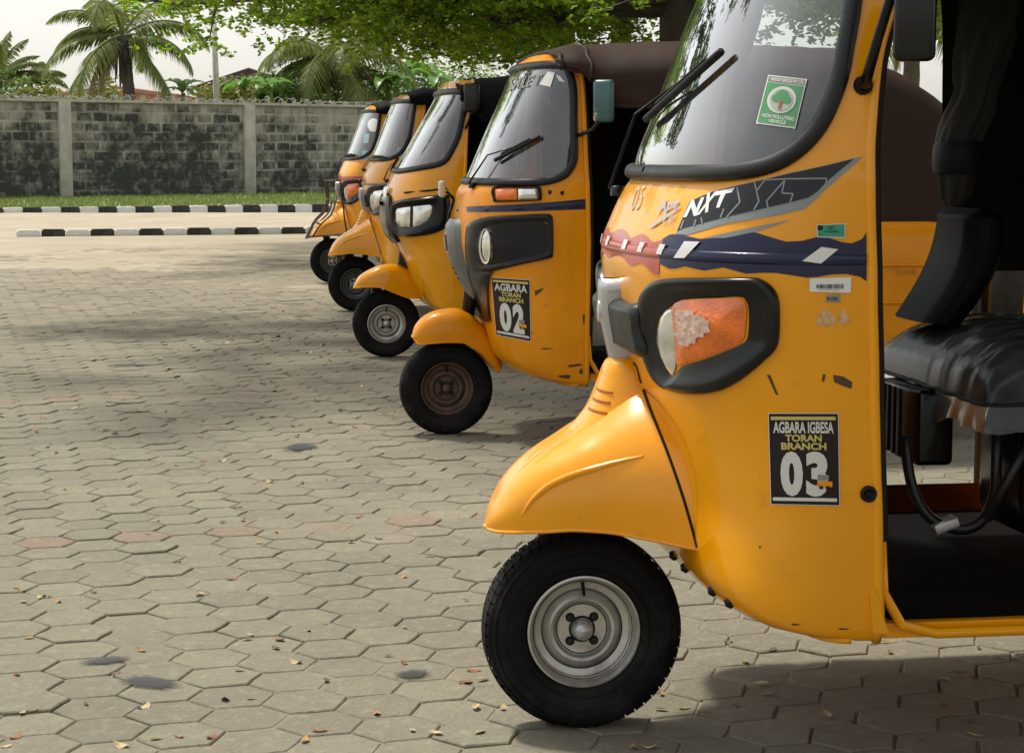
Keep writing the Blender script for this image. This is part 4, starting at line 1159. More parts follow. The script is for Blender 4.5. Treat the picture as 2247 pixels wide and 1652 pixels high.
def cabin(v, m_body, m_canvas, ur_top, u_door, roof_z=1.72, hw=.60, floor_z=.335, rear=-2.30, seed=0, posts=True, detail=True, side_cloth=True, z_front=None, zval=1.45, sh=.20):
    """canopy, rear body, floor, seats, rear wheels behind the front cowl"""
    root = v.root; rg = random.Random(seed)
    zf = z_front or roof_z
    # canopy: arch section swept back, deeper side cloth over the rear quarter
    us = np.linspace(ur_top, rear, 46)
    ztop = np.interp(us, [rear, rear+.08, rear+.28, rear+.55, ur_top-.5, ur_top-.08, ur_top], [roof_z-.40, roof_z-.26, roof_z-.12, roof_z-.015, roof_z+.01, zf+.005, zf-.03])
    zlow = np.interp(us, [rear, -1.66, -1.60, u_door-.10, u_door+.02, ur_top], [.97, .97, zval-.02, zval, zf-.13, zf-.11]) if side_cloth else np.interp(us, [rear, -1.66, -1.60, ur_top], [1.2, 1.2, 1.43, 1.45])
    shl = np.minimum(sh, np.maximum(.05, ztop-zlow-.01)); k = 41; P = np.zeros((46, k, 3))
    for i, u in enumerate(us):
        cr = .02*math.sin(i*1.9)*.3
        for j in range(k):
            t = j/(k-1)*2-1; a = abs(t); sg = 1 if t > 0 else -1
            if a < .62:
                b = a/.62*math.pi/2; w_ = (hw+.02)*math.sin(b)**.62; z_ = ztop[i]-shl[i]*(1-math.cos(b)**.9)
            else:
                f = (a-.62)/.38; w_ = hw+.02+.012*math.sin(u*9+f*3)*f; z_ = (ztop[i]-shl[i])*(1-f)+min(zlow[i], ztop[i]-shl[i]-.005)*f
            P[i, j] = (u+.006*math.sin(j*1.3+i), sg*w_, z_+cr*(1-a)*.4)
    mb = MB(); mb.grid(P)
    can = mb.build('canopy', m_canvas, root, True)
    # hems and a padded bead where the canvas meets the cowl
    hm = MB()
    for sg in (0, -1): hm.tube([tuple(p) for p in P[:, sg]], .009, 6)
    hm.tube([tuple(p) for p in P[0]], .013, 6); hm.tube([tuple(p) for p in P[3]], .010, 6)
    hm.build('hem', m_canvas, can, True)
    bk = MB(); B = np.zeros((12, k, 3))
    for i in range(12):
        f = i/11; c = P[-1]; B[i] = c*(1-f)+np.array([[rear-.02, p[1], .95] for p in c])*f
    bk.grid(B); bk.build('rear_curtain', m_canvas, root, True)
    if seed > 1:      # black sheet added along the far side to make the cabin dark
        cu = MB(); cu.grid(drape(50, 16, lambda a, b: (u_door-.16-(u_door-.16-rear-.15)*a, -hw+.07+.014*math.sin(a*55)+.008*math.sin(b*7+a*17), zval+.06-(zval-.42)*b))); cu.build('darkening_side_curtain', M_canvas_bk, root, True)
    # roof rail and posts
    for sg in (-1, 1):
        rb = MB(); rb.tube([(u_door-.04, sg*(hw-.03), zval+.05), (-1.2, sg*(hw-.02), zval+.05), (rear+.3, sg*(hw-.02), min(zval+.05, 1.48))], .014, 8)
        rb.build('roof_rail', M_steel, root, True)
    for sg in (-1, 1):
        p = MB(); p.tube([(-1.60, sg*(hw-.03), .95), (-1.60, sg*(hw-.03), 1.5)], .016, 8); p.build('post', M_steel, root, True)
        p = MB(); p.tube([(-1.14, sg*(hw-.02), floor_z), (-1.14, sg*(hw-.02), zval+.05)], .016, 8); p.build('post', M_steel, root, True)
    # floor pan and sills
    f = MB(); f.box(((u_door+rear)/2, 0, floor_z+.0), (u_door-rear-.04, hw*2-.10, .03)); fo = f.build('floor', m_body, root)
    f = MB(); f.box(((u_door-1.12)/2-.02, 0, floor_z+.021), (u_door+1.08, hw*2-.14, .008)); f.build('floor_mat', M_mat, fo)
    for sg in (-1, 1):
        t = MB(); t.tube([(u_door-.005, sg*(hw-.035), floor_z+.18), (u_door-.012, sg*(hw-.035), floor_z+.08), (u_door-.05, sg*(hw-.035), floor_z+.015), (u_door-.12, sg*(hw-.035), floor_z-.004), (-1.2, sg*(hw-.035), floor_z-.004), (rear+.2, sg*(hw-.035), floor_z)], .0105, 8)
        t.build('sill', m_body, root, True)
    # rear body: a rounded tub
    n = 72; lev = [(.36, .93), (.40, .985), (.50, 1.0), (.80, 1.0), (.90, .995), (.95, .98), (.965, .955)]; V = []
    ucen, L, W = (-1.22+rear)/2, (-1.22-rear)/2+.02, hw+.05
    for (z, sc) in lev:
        for q in range(n):
            a = 2*math.pi*q/n; V.append((ucen+L*sc*spow(np.cos(a), .28), W*sc*spow(np.sin(a), .28), z))
    F_ = [(r*n+q, r*n+(q+1) % n, (r+1)*n+(q+1) % n, (r+1)*n+q) for r in range(len(lev)-1) for q in range(n)]
    tub = obj('rear_body', V, F_, m_body, root, True, 50)
    for z in (.62, .78):
        s_ = MB(); s_.tube([(ucen+L*1.003*float(spow(np.cos(a), .28)), W*1.003*float(spow(np.sin(a), .28)), z) for a in np.linspace(0, 2*np.pi, 80, endpoint=False)], .007, 5, closed=True); s_.build('pressed_rib', m_body, tub, True)
    # seats
    st = rbox('passenger_seat', (-1.80, 0, .78), (.46, .98, .14), .05, M_vinyl, root); rbox('passenger_backrest', (-2.10, 0, 1.06), (.12, 1.0, .48), .05, M_vinyl, root, rot=Matrix.Rotation(-.18, 3, 'Y'))
    rbox('partition', (-1.24, 0, .66), (.03, hw*2-.16, .56), .008, m_body, root)
    for sg in (-1, 1):
        wheel(root, -1.94, sg*.52, .215, M_rim_dark, 'rear_wheel', tread=False)
    return can
def zmap(sx, sy, sc):
    k = 2247/4064
    return lambda pts: [((sx+x/sc)*k, (sy+y/sc)*k) for x, y in pts]

def fender(root, top, bot, hws, ex, m, name='front_mudguard', ridge=None, n=64, k=41):
    t = np.linspace(0, 1, len(top)); f = np.linspace(0, 1, n)
    C = [smooth_interp(t, [p[q] for p in top]) for q in (0, 1)]; D = [smooth_interp(t, [p[q] for p in bot]) for q in (0, 1)]
    Hh, Ex = smooth_interp(t, hws), smooth_interp(t, ex)
    P = np.zeros((n, k, 3))
    for i in range(n):
        tx, tz, bx, bz, h, e = C[0](f[i]), C[1](f[i]), D[0](f[i]), D[1](f[i]), Hh(f[i]), Ex(f[i])
        for j in range(k):
            b = math.pi*j/(k-1); s = math.sin(b)**.62; c = math.cos(b); w = h*math.copysign(abs(c)**e, c)
            x, z = bx+(tx-bx)*s, bz+(tz-bz)*s
            if ridge is not None and abs(w) > .04:
                a, bb, amp, sg = ridge; dx, dz = bb[0]-a[0], bb[1]-a[1]; q = ((x-a[0])*dx+(z-a[1])*dz)/(dx*dx+dz*dz)
                if -.05 < q < 1.05:
                    curve = .035*math.sin(math.pi*min(1, max(0, q)))
                    dist = ((z-a[1])*dx-(x-a[0])*dz)/math.hypot(dx, dz) - curve
                    g = math.sin(math.pi*min(1, max(0, q)))**.5*amp*(math.exp(-(dist/sg)**2) - .9*math.exp(-((dist-1.7*sg)/sg)**2))
                    w += math.copysign(g, w)
            P[i, j] = (x, w, z)
    mb = MB(); mb.grid(P); mb.f = [q[::-1] for q in mb.f]
    o = mb.build(name, m, root, True)
    l = MB(); l.tube([tuple(p) for p in P[::-1, 0]]+[tuple(p) for p in P[0, 1:-1]]+[tuple(p) for p in P[:, -1]], .004, 6); l.build('rolled_edge', m, o, True)
    return o, P

def fork(root, R, top, m=None):
    q = MB()
    q.tube([(0, -.075, R), (-.05, -.085, R+.10), (-.085, -.075, R+.2), (-.10, -.03, top)], [.02, .024, .026, .026], 8)   # one-sided trailing arm
    q.tube([(-.10, 0, top-.02), (-.13, 0, top+.25)], .03, 10)
    q.build('fork', m or M_steel, root, True)
    d = MB(); 
    for k in range(10): d.lathe([(.033, -.006), (.04, 0), (.033, .006)], (.05, -.085, R+.10+k*.014), 'z', 14)
    d.tube([(.05, -.085, R), (.05, -.085, R+.32)], .022, 10); d.build('shock_absorber', M_steel, root, True)

def wiper(v, pivot, elbow, b0, b1, sc=1.0):
    """pivot, elbow, blade ends in picture grid"""
    p, n, _ = v.hit(*pivot); e, ne, _ = v.hit(*elbow); a, na, _ = v.hit(*b0); b, nb, _ = v.hit(*b1)
    q = MB(); q.tube([p+n*.012, p+n*.03, e+ne*.035, (a+b)/2+na*.03], [.006, .005, .0035, .003], 6); o = q.build('wiper', M_black, v.root, True)
    q = MB(); L = 14; pts = []
    for k in range(L+1):
        f = k/L; x = b0[0]+(b1[0]-b0[0])*f; y = b0[1]+(b1[1]-b0[1])*f; pp, nn, _ = v.hit(x, y); pts.append(pp+nn*.016)
    q.tube(pts, .0085, 6); q.tube([p_+Vector((0, 0, .012)) for p_ in pts[2:-3]], .005, 6); q.build('blade', M_rubber, o, True)
    q = MB(); q.lathe([(.016, -.01), (.016, .012), (.001, .014)], tuple(p+n*.01), 'z', 12); q.build('pivot', M_black, o, True)
    return o

def sign(v, quad, words, num, off=.002, parent=None):
    """printed branch sticker with yellow and white lettering"""
    st = v.patch(v.part_quad(quad, -.012, -.008, 1.012, 1.008), off, M_whitep, 'branch_sticker', parent, 12)
    inn = v.patch(v.part_quad(quad, 0, 0, 1, 1), off+.0008, M_brown, 'print', st, 12)
    PQ = lambda *a: v.part_quad(quad, *a)
    v.patch(PQ(.03, .03, .965, .068), off+.0016, M_ytext, 'bar', st, 10)
    v.patch(PQ(.03, .925, .965, .962), off+.0016, M_wtext, 'bar', st, 10)
    v.text(words[0], PQ(.06, .085, .935, .215), off+.0018, M_wtext, 'lettering', st, .030)
    v.text(words[1], PQ(.23, .228, .76, .308), off+.0018, M_ytext, 'lettering', st, .035)
    v.text(words[2], PQ(.17, .318, .825, .398), off+.0018, M_ytext, 'lettering', st, .035)
    v.text(num[0], PQ(.15, .415, .475, .91), off+.0018, M_wtext, 'lettering', st, .055)
    v.text(num[1], PQ(.52, .415, .84, .91), off+.0018, M_wtext, 'lettering', st, .055)
    v.patch(PQ(.68, .74, .90, .80), off+.0028, M_orange2, 'pictogram', st, 6); v.patch(PQ(.69, .67, .85, .73), off+.0028, M_dgr, 'pictogram', st, 6)
    for x in (.71, .80): v.patch(PQ(x, .79, x+.055, .825), off+.0032, M_dblack, 'pictogram', st, 5)
    return st

# ================================================================== nearest rickshaw
ROWS_P = [(.313, -.40, -.481, .555, 4.0), (.320, -.315, -.481, .565, 4.4), (.333, -.255, -.481, .572, 4.6), (.36, -.212, -.48, .577, 4.6), (.40, -.190, -.477, .58, 4.4), (.47, -.180, -.474, .58, 3.9), (.56, -.172, -.471, .58, 3.3), (.66, -.152, -.465, .58, 2.9),
    (.73, -.127, -.462, .58, 2.65), (.788, -.106, -.459, .58, 2.6), (.853, -.092, -.457, .58, 2.58), (.917, -.08, -.454, .58, 2.57), (.98, -.073, -.451, .58, 2.55), (1.022, -.07, -.45, .58, 2.54), (1.063, -.074, -.448, .58, 2.52), (1.115, -.094, -.445, .58, 2.51),
    (1.166, -.119, -.443, .58, 2.48), (1.202, -.142, -.442, .58, 2.45), (1.237, -.147, -.442, .576, 2.41), (1.33, -.183, -.448, .566, 2.4), (1.421, -.218, -.459, .556, 2.4), (1.604, -.291, -.506, .536, 2.4), (1.689, -.335, -.513, .51, 2.4), (1.735, -.40, -.520, .43, 2.4)]
A = zmap(2300, 0, 2242/1764); A2 = zmap(2300, 600, 2242/1764); B_ = zmap(2600, 600, 2247/900); L8 = zmap(2450, 1000, 1906/750); N7 = zmap(2380, 650, 622/320); S3 = zmap(3000, 1600, 1468/400)

SCREEN_P = [(1425, 379), (1500, 381), (1600, 379), (1680, 366), (1740, 337), (1790, 288), (1825, 222), (1848, 150), (1864, 60), (1873, 0), (1878, -40)]
HOUS_OUT = L8([(262, 460), (330, 335), (430, 280), (600, 260), (1000, 258), (1340, 256), (1450, 272), (1560, 345), (1620, 440), (1640, 570), (1636, 850), (1598, 985), (1490, 1095), (1320, 1240), (1180, 1335), (1040, 1400), (850, 1430), (640, 1412), (500, 1358), (400, 1265), (335, 1130), (292, 1000), (264, 880), (256, 660)])
HOUS_IN = L8([(405, 800), (425, 680), (480, 600), (560, 540), (640, 488), (780, 470), (1000, 462), (1230, 452), (1300, 490), (1328, 600), (1315, 860), (1240, 935), (1080, 1005), (900, 1075), (700, 1135), (630, 1165), (575, 1262), (520, 1210), (450, 1070), (412, 930)])
AMBER = L8([(562, 565), (600, 512), (680, 483), (1000, 468), (1230, 462), (1290, 492), (1312, 570), (1302, 720), (1290, 860), (1240, 918), (1150, 962), (900, 1058), (700, 1118), (615, 1135), (603, 1090), (590, 900), (578, 700)])
LAMP = L8([(505, 582), (455, 655), (420, 780), (418, 930), (455, 1060), (520, 1185), (572, 1245), (598, 1160), (600, 1090), (588, 900), (574, 700), (556, 580)])

def ape(v, full=True):
    """the shell, screen, lamps, mudguard and wheel shared by the three of this make"""
    g = v.screen(SCREEN_P, 1.665, .034, .018)
    body = v.shell(M_orange)
    # door pillar flange and its black rubber
    for sg in (-1, 1):
        zz = np.linspace(v.c.z0, v.c.z1, 60); P = v.c.P(np.full(60, sg*math.pi/2), zz)
        q = MB(); q.tube([(p[0]-.002, p[1]-sg*.004, p[2]) for p in P], .011, 8); q.build('door_pillar', M_orange, v.root, True)
        q = MB(); q.tube([(p[0]-.018, p[1]-sg*.02, p[2]) for p in P[3:]], .010, 6); q.build('door_rubber', M_rubber, v.root, True)
    # folded seam at the bottom edge
    th = np.linspace(-1.45, 1.45, 60); P = v.c.P(th, np.full(60, v.c.z0+.004)); q = MB(); q.tube([tuple(p) for p in P], .008, 6); q.build('bottom_seam', M_orange, v.root, True)
    # lamp housings
    for side in (1, -1):
        h = v.ring(HOUS_OUT, HOUS_IN, [(0, .0), (.02, .010), (.08, .015), (.20, .017), (.36, .015), (.50, .010), (.70, .006), (.88, .003), (1.0, .001)], M_black, 'headlamp_housing')
        am = v.patch(AMBER, .004, M_amber, 'indicator_lens', h, 7, .016)
        hl = v.patch(LAMP, .003, M_clear, 'headlight', h, 5, .012)
        if side == -1:
            for o in (h, am, hl):
                me = o.data; 
                for vv in me.vertices: vv.co.y = -vv.co.y
                me.flip_normals()
        else: v.h_near, v.amber, v.lamp = h, am, hl
    # black bar across the nose, silver centre piece with badge
    t0 = v.thz([(1416, 690)])[0][0]
    zt, zb = .945, .838
    bar = v.ring([(-t0, zb), (-t0*.5, zb+.004), (0, zb+.01), (t0*.5, zb+.004), (t0, zb), (t0, (zt+zb)/2), (t0, zt), (t0*.5, zt-.004), (0, zt), (-t0*.5, zt-.004), (-t0, zt), (-t0, (zt+zb)/2)],
                 [(-t0*.9, zb+.02), (-t0*.5, zb+.02), (0, zb+.02), (t0*.5, zb+.02), (t0*.9, zb+.02), (t0*.9, (zt+zb)/2), (t0*.9, zt-.02), (t0*.5, zt-.02), (0, zt-.02), (-t0*.5, zt-.02), (-t0*.9, zt-.02), (-t0*.9, (zt+zb)/2)],
                 [(0, 0), (.1, .018), (.5, .028), (1, .030)], M_dgrey, 'nose_bar', mode='uz', n=120)
    v.tpatch([(-t0*.93, zb+.016), (t0*.93, zb+.016), (t0*.93, zt-.016), (-t0*.93, zt-.016)], .0298, M_dgrey, 'bar_face', bar)
    # centre piece: tapering bar standing proud of the nose
    mb = MB(); rows_ = []
    for k in range(24):
        f = k/23; z = .985-f*.20; c = v.c.P(0, z); w_ = .042*(1-.35*f)*min(1, ((f+.02)/.08)**.5)*min(1, ((1.03-f)/.07)**.5); pr = .034+.006*math.sin(math.pi*f)
        rows_.append([(c[0]-.01, w_*1.08, z), (c[0]+pr*.7, w_, z), (c[0]+pr, w_*.72, z), (c[0]+pr+.004, 0, z), (c[0]+pr, -w_*.72, z), (c[0]+pr*.7, -w_, z), (c[0]-.01, -w_*1.08, z)])
    mb.grid(np.array(rows_)); cp_ = mb.build('centre_trim', M_silver, v.root, True, 40)
    c = v.c.P(0, .915); q = MB(); n = 20; ring_ = [(c[0]+.046, .015*math.cos(2*math.pi*k/n), .915+.022*math.sin(2*math.pi*k/n)) for k in range(n)]
    q.add([(c[0]+.049, 0, .915)]+ring_+[(x-.01, y*1.25, z+(z-.915)*.25) for x, y, z in ring_], [(0, k+1, (k+1) % n+1) for k in range(n)]+[(k+1, n+k+1, n+(k+1) % n+1, (k+1) % n+1) for k in range(n)]); q.build('badge', M_silver, cp_)
    # long convex beak mudguard, and the neck that joins it to the nose
    top = [(.213, .452), (.203, .487), (.170, .548), (.132, .588), (.097, .614), (.035, .652), (-.015, .690), (-.055, .735), (-.095, .775), (-.14, .80), (-.20, .80), (-.26, .79)]
    bot = [(.210, .447), (.195, .450), (.165, .456), (.130, .461), (.10, .465), (.04, .472), (-.015, .471), (-.06, .466), (-.10, .460), (-.14, .454), (-.175, .449), (-.205, .446)]
    hws = [.012, .062, .108, .136, .155, .184, .206, .224, .243, .262, .283, .30]; ex = [.9, .75, .66, .64, .64, .7, .95, 1.35, 1.75, 2.0, 2.0, 2.0]
    fo, P = fender(v.root, top, bot, hws, ex, M_orange, n=90, k=61)
    bv = BVHTree.FromPolygons([Vector(q_) for q_ in P.reshape(-1, 3)], [(i*61+j, i*61+j+1, (i+1)*61+j+1, (i+1)*61+j) for i in range(89) for j in range(60)])
    for side in (1, -1):      # pressed crease along the flank
        pts_ = []
        for x_, y_ in catmull([(1146, 1132), (1163, 1105), (1185, 1082), (1215, 1061), (1260, 1042), (1310, 1027), (1360, 1013), (1414, 1001)], 5):
            hh_ = bv.ray_cast(v.orig, v.R3 @ pix_ray(x_, y_))
            if hh_[0] is not None: pts_.append(hh_[0])
        m_ = len(pts_); q = MB(); q.tube([(p_.x, side*(p_.y-.0015), p_.z) for p_ in pts_], [.0085*math.sin(math.pi*(.04+.92*k/(m_-1)))**.7 for k in range(m_)], 12); q.build('crease', M_orange, fo, True)
    nk = Cowl([(.60, .06, -.24, .17, 2.6), (.64, .042, -.24, .155, 2.7), (.675, .010, -.24, .132, 2.9), (.705, -.012, -.235, .115, 3.0), (.735, -.026, -.23, .102, 3.1), (.77, -.039, -.22, .088, 3.2), (.80, -.050, -.21, .075, 3.2), (.812, -.060, -.20, .062, 3.0), (.817, -.085, -.19, .04, 2.6)])
    TH_, ZZ_ = np.meshgrid(np.linspace(-1.5, 1.5, 41), np.linspace(.60, .817, 40), indexing='ij'); q = MB(); q.grid(nk.P(TH_, ZZ_)); nko = q.build('mudguard_neck', M_orange, v.root, True)
    M_slot = bpy.data.materials.get('slot_shade') or mat('slot_shade', (0.38, 0.125, 0.002), .7)
    for k in range(3):
        z = .706+k*.021; th_ = np.linspace(.05, .62, 10); Ps = nk.P(th_, np.full(10, z)+np.linspace(0, -.003, 10)); q = MB(); q.tube([(p[0]+.0005, p[1], p[2]) for p in Ps], .003, 6); q.build('vent_slot', M_slot, nko)
    # seam between mudguard and cowl
    seam = [(1384, 795), (1397, 803), (1408, 842), (1424, 890), (1440, 930), (1462, 985), (1482, 1040), (1505, 1110), (1530, 1200)]
    sp_ = []
    for x_, y_ in catmull(seam, 5):
        d_ = v.R3 @ pix_ray(x_, y_); h1, h2 = v.bvh.ray_cast(v.orig, d_), bv.ray_cast(v.orig, d_)
        c_ = [h_ for h_ in (h1, h2) if h_[0] is not None]
        if c_: sp_.append(min(c_, key=lambda h_: h_[3])[0])
    for side in (1, -1):
        q = MB(); q.tube([(p_.x, side*p_.y, p_.z) for p_ in sp_], .0032, 6); q.build('seam', M_rubber, fo, True)
    v.wheel = wheel(v.root, 0, 0, .219, M_rim, steer=math.radians(-1.5), width=.112)
    fork(v.root, .219, .50)
    return v

V1 = Veh(1274, 1588, 8, ROWS_P, 'nearest yellow auto rickshaw with AGBARA IGBESA branch 03 sticker and green windscreen sticker', 171, 150)
ape(V1)
v = V1
# ---- graphics
bl = B_([(45, 960), (75, 872), (150, 828), (250, 822), (350, 850), (440, 870), (560, 865), (700, 835), (850, 803), (1000, 808), (1150, 855), (1300, 898), (1450, 890), (1600, 852), (1720, 860), (1850, 902), (1950, 914), (2050, 872), (2092, 805), (2094, 990), (2096, 1095), (2094, 1290), (2030, 1245), (1900, 1217), (1750, 1222), (1600, 1246), (1500, 1253), (1380, 1234), (1200, 1207), (1050, 1205), (900, 1213), (800, 1186), (680, 1153), (580, 1168), (490, 1184), (400, 1166), (300, 1142), (200, 1164), (140, 1163), (50, 1115)])
stripe = v.patch(bl, .0012, M_blue, 'stripe', None, 10)
for q_ in ([(310, 900), (460, 903), (310, 1062), (203, 1060)], [(1645, 948), (1808, 972), (1640, 1113), (1458, 1088)]):
    v.patch(B_(q_), .0055, M_whitep, 'white_dash', stripe, 9)
(tb, zb1), (ta, za1) = v.thz([(1456, 598), (1456, 528)]); tb = min(tb, ta)
po_ = [(t, zb1+.006*math.sin(t*26)+.018*(1-abs(t)/tb)) for t in np.linspace(-tb, tb, 40)]+[(t, za1+.006*math.sin(t*26+1)+.006*(1-abs(t)/tb)) for t in np.linspace(tb, -tb, 40)]
rs_ = v.tpatch(po_, .0014, M_red, 'stripe', None, (.03, .01)); rs_['label'] = 'faded red front of the stripe'
for t in (.10, .28, .46, -.1, -.3):
    v.tpatch([(t-.02, zb1+.035), (t+.025, zb1+.035), (t+.045, za1-.008), (t, za1-.008)], .0055, M_whitep, 'white_dash', rs_, (.02, .01))
# body swage rib through the stripe
zc = (za1+zb1)/2+.006
v.bead([(t, zc) for t in np.linspace(tb, 1.56, 90)], .022, .0035, M_blue, 'swage_rib', stripe, closed=False, base=.0005)
v.bead([(t, zc) for t in np.linspace(-tb, tb, 60)], .022, .0035, M_red, 'swage_rib', rs_, closed=False, base=.0005)
dec = v.patch(B_([(205, 825), (345, 497), (560, 405), (800, 345), (985, 303), (1330, 219), (1700, 138), (1975, 72), (2055, 56), (1990, 120), (1700, 372), (1600, 470), (1480, 575), (1200, 640), (700, 722), (330, 830)]), .0012, M_dgr, 'model_decal', None, 9)
v.patch(B_([(225, 795), (350, 505), (560, 412), (800, 352), (985, 310), (1330, 226), (1700, 146), (1972, 76), (1700, 302), (1610, 400), (1520, 462), (1350, 507), (700, 655), (270, 770)]), .002, M_dblack, 'decal_field', dec, 9)
v.patch(B_([(480, 862), (800, 790), (1100, 730), (1350, 680), (1180, 742), (1000, 800), (700, 862)]), .0014, M_dgr, 'decal_tail', dec, 9)
v.text('N', B_([(335, 500), (500, 462), (455, 640), (288, 662)]), .003, M_whitep, 'lettering', dec, .05, .25)
v.text('X', B_([(495, 432), (640, 400), (560, 600), (415, 645)]), .003, M_whitep, 'lettering', dec, .05, .25)
v.text('T', B_([(600, 412), (800, 368), (720, 555), (600, 570)]), .003, M_whitep, 'lettering', dec, .05, .25)
def ribbon(pts, wd_, off, m, parent):
    pts = [np.array(p, float) for p in pts]
    for a, b in zip(pts[:-1], pts[1:]):
        d = (b-a)/np.linalg.norm(b-a); n_ = np.array([-d[1], d[0]])*wd_/2
        v.patch([tuple(a+n_), tuple(b+n_), tuple(b-n_), tuple(a-n_)], off, m, 'decal_line', parent, 9)
for pl in ([(820, 365), (848, 510), (715, 660)], [(990, 305), (1035, 500), (985, 585)], [(1020, 390), (1095, 290), (1290, 278), (1700, 272), (1690, 320)], [(1290, 290), (1110, 500), (1125, 560)], [(1290, 290), (1262, 420), (1370, 425), (1340, 510)], [(690, 575), (655, 665)], [(295, 690), (262, 775)], [(415, 680), (395, 745)], [(465, 660), (478, 720)]):
    ribbon(B_(pl), 3.2, .0028, M_dgr, dec)
# chrome script and the faint number
em = v.text('Ape', A2([(400, 250), (510, 235), (505, 300), (395, 345)]), .004, M_silver, 'script_badge', None, .02, .45)
v.text('City', A2([(435, 335), (500, 310), (490, 355), (425, 385)]), .004, M_silver, 'lettering', em, .01, .4)
v.patch(A2([(352, 392), (372, 372), (515, 280), (518, 286), (385, 380)]), .004, M_silver, 'underline', em, 6)
v.text('05', N7([(290, 180), (365, 172), (310, 355), (232, 368)]), .002, mat('faded_number', (0.50, 0.40, 0.25), .5), 'faded_number', None, .0)
# stickers on the side
qc = B_([(1597, 730), (1880, 716), (1882, 862), (1606, 854)])
st = v.patch(qc, .0026, M_whitep, 'inspection_sticker', None, 8); v.patch(v.part_quad(qc, .03, .05, .97, .93), .0034, M_green, 'print', st, 8)
v.text('QC', v.part_quad(qc, .38, .12, .62, .42), .0042, M_dblack, 'lettering', st, .02); v.text('ACCEPTED', v.part_quad(qc, .26, .47, .76, .62), .0042, M_dblack, 'lettering', st, .02); v.text('DATE', v.part_quad(qc, .05, .70, .18, .78), .0042, M_dblack, 'lettering', st, .0)
_c = v.part_quad(qc, .07, .14, .18, .36); v.patch([((_c[0][0]+_c[2][0])/2+6*math.cos(a), (_c[0][1]+_c[2][1])/2+6*math.sin(a)) for a in np.linspace(0, 6.28, 14, endpoint=False)], .0042, M_brown, 'emblem', st, 5)
bc = B_([(1530, 1262), (1940, 1246), (1936, 1402), (1530, 1392)])
st = v.patch(bc, .0026, M_whitep, 'barcode_label', None, 9)
x = .16; rg_ = random.Random(3)
while x < .80:
    w_ = rg_.choice((.006, .010, .016)); v.patch(v.part_quad(bc, x, .45, x+w_, .75), .0034, M_dblack, 'bar', st, 8); x += w_+rg_.choice((.006, .010, .014))
v.text('MBX0000ZFTF022771', v.part_quad(bc, .2, .79, .72, .88), .0034, M_dgr, 'lettering', st, .0)
ok = B_([(1690, 1425), (1830, 1420), (1835, 1496), (1692, 1496)]); st = v.patch(ok, .0022, M_dirty_white, 'small_label', None, 8); v.text('R.OK', v.part_quad(ok, .1, .3, .85, .75), .003, M_dblack, 'lettering', st, .02)
sign(v, S3([(195, 148), (1190, 152), (1210, 1480), (232, 1462)]), ('AGBARA IGBESA', 'TORAN', 'BRANCH'), '03')
# residue, scratches, film left on the lens, pressed hole with plug
def splodge(v, c, rx, ry, seed, off, m, name, parent=None, step=5):
    r = random.Random(seed); pts = []
    for k in range(30):
        a = 2*math.pi*k/30; q = 1+.16*math.sin(3*a+seed)+.14*r.uniform(-1, 1); pts.append((c[0]+rx*q*math.cos(a), c[1]+ry*q*math.sin(a)))
    return v.patch(pts, off, m, name, parent, step)
for k, (c, rx, ry) in enumerate((((1812, 700), 20, 18), ((1850, 698), 12, 16))): splodge(v, c, rx, ry, k, .0014, M_dirtw, 'sticker_residue')
splodge(v, L8([(810, 740)])[0], 36, 38, 8, .0215, M_paper, 'torn_film', v.amber, 6)
for k, pts in enumerate(([(1683, 822), (1690, 822), (1708, 866), (1703, 866)], [(1806, 820), (1812, 822), (1808, 838), (1803, 836)], [(1828, 822), (1850, 826), (1870, 838), (1868, 853), (1848, 846), (1830, 838)])): v.patch(pts, .0012, M_scuff, 'scratch', None, 5)
p, n_, _ = v.hit(1905, 1083); q = MB(); q.lathe([(.016, -.004), (.016, .006), (.010, .009), (.009, .003), (.001, .002)], (0, 0, 0), 'y', 16); o = q.build('rubber_plug', M_rubber, v.root, True); o.location = p
for (x_, y_) in ((1475, 1222), (1500, 1249), (1560, 1300), (1597, 1326)):
    p, n_, _ = v.hit(x_+4, y_-4); q = MB(); q.lathe([(.012, -.006), (.011, .006), (.001, .011)], (0, 0, 0), 'z', 12); o = q.build('grommet', M_rubber, v.root, True); o.location = p; o.rotation_euler = n_.to_track_quat('Z', 'Y').to_euler()
for k, (c, rx, ry) in enumerate((((1745, 1369), 9, 1.6), ((1850, 1379), 12, 1.6), ((1668, 1200), 2, 3), ((1720, 1010), 2, 4), ((1700, 1105), 3, 2))): splodge(v, c, rx, ry, 20+k, .0012, M_scuff, 'rust_spot', None, 4)
# gusset at the foot of the door pillar
a_ = v.plane(1905, 1300, .575); b_ = v.plane(1912, 1385, .575); c_ = v.plane(1948, 1388, .575); d_ = v.plane(1930, 1340, .575); e_ = v.plane(1918, 1290, .575)
q = MB(); q.add([tuple(p+Vector((0, o, 0))) for o in (.012, -.03) for p in (a_, b_, c_, d_, e_)], [(0, 1, 2, 3, 4), (9, 8, 7, 6, 5)]+[(k, 5+k, 5+(k+1) % 5, (k+1) % 5) for k in range(5)]); q.build('jack_bracket', M_orange, v.root)
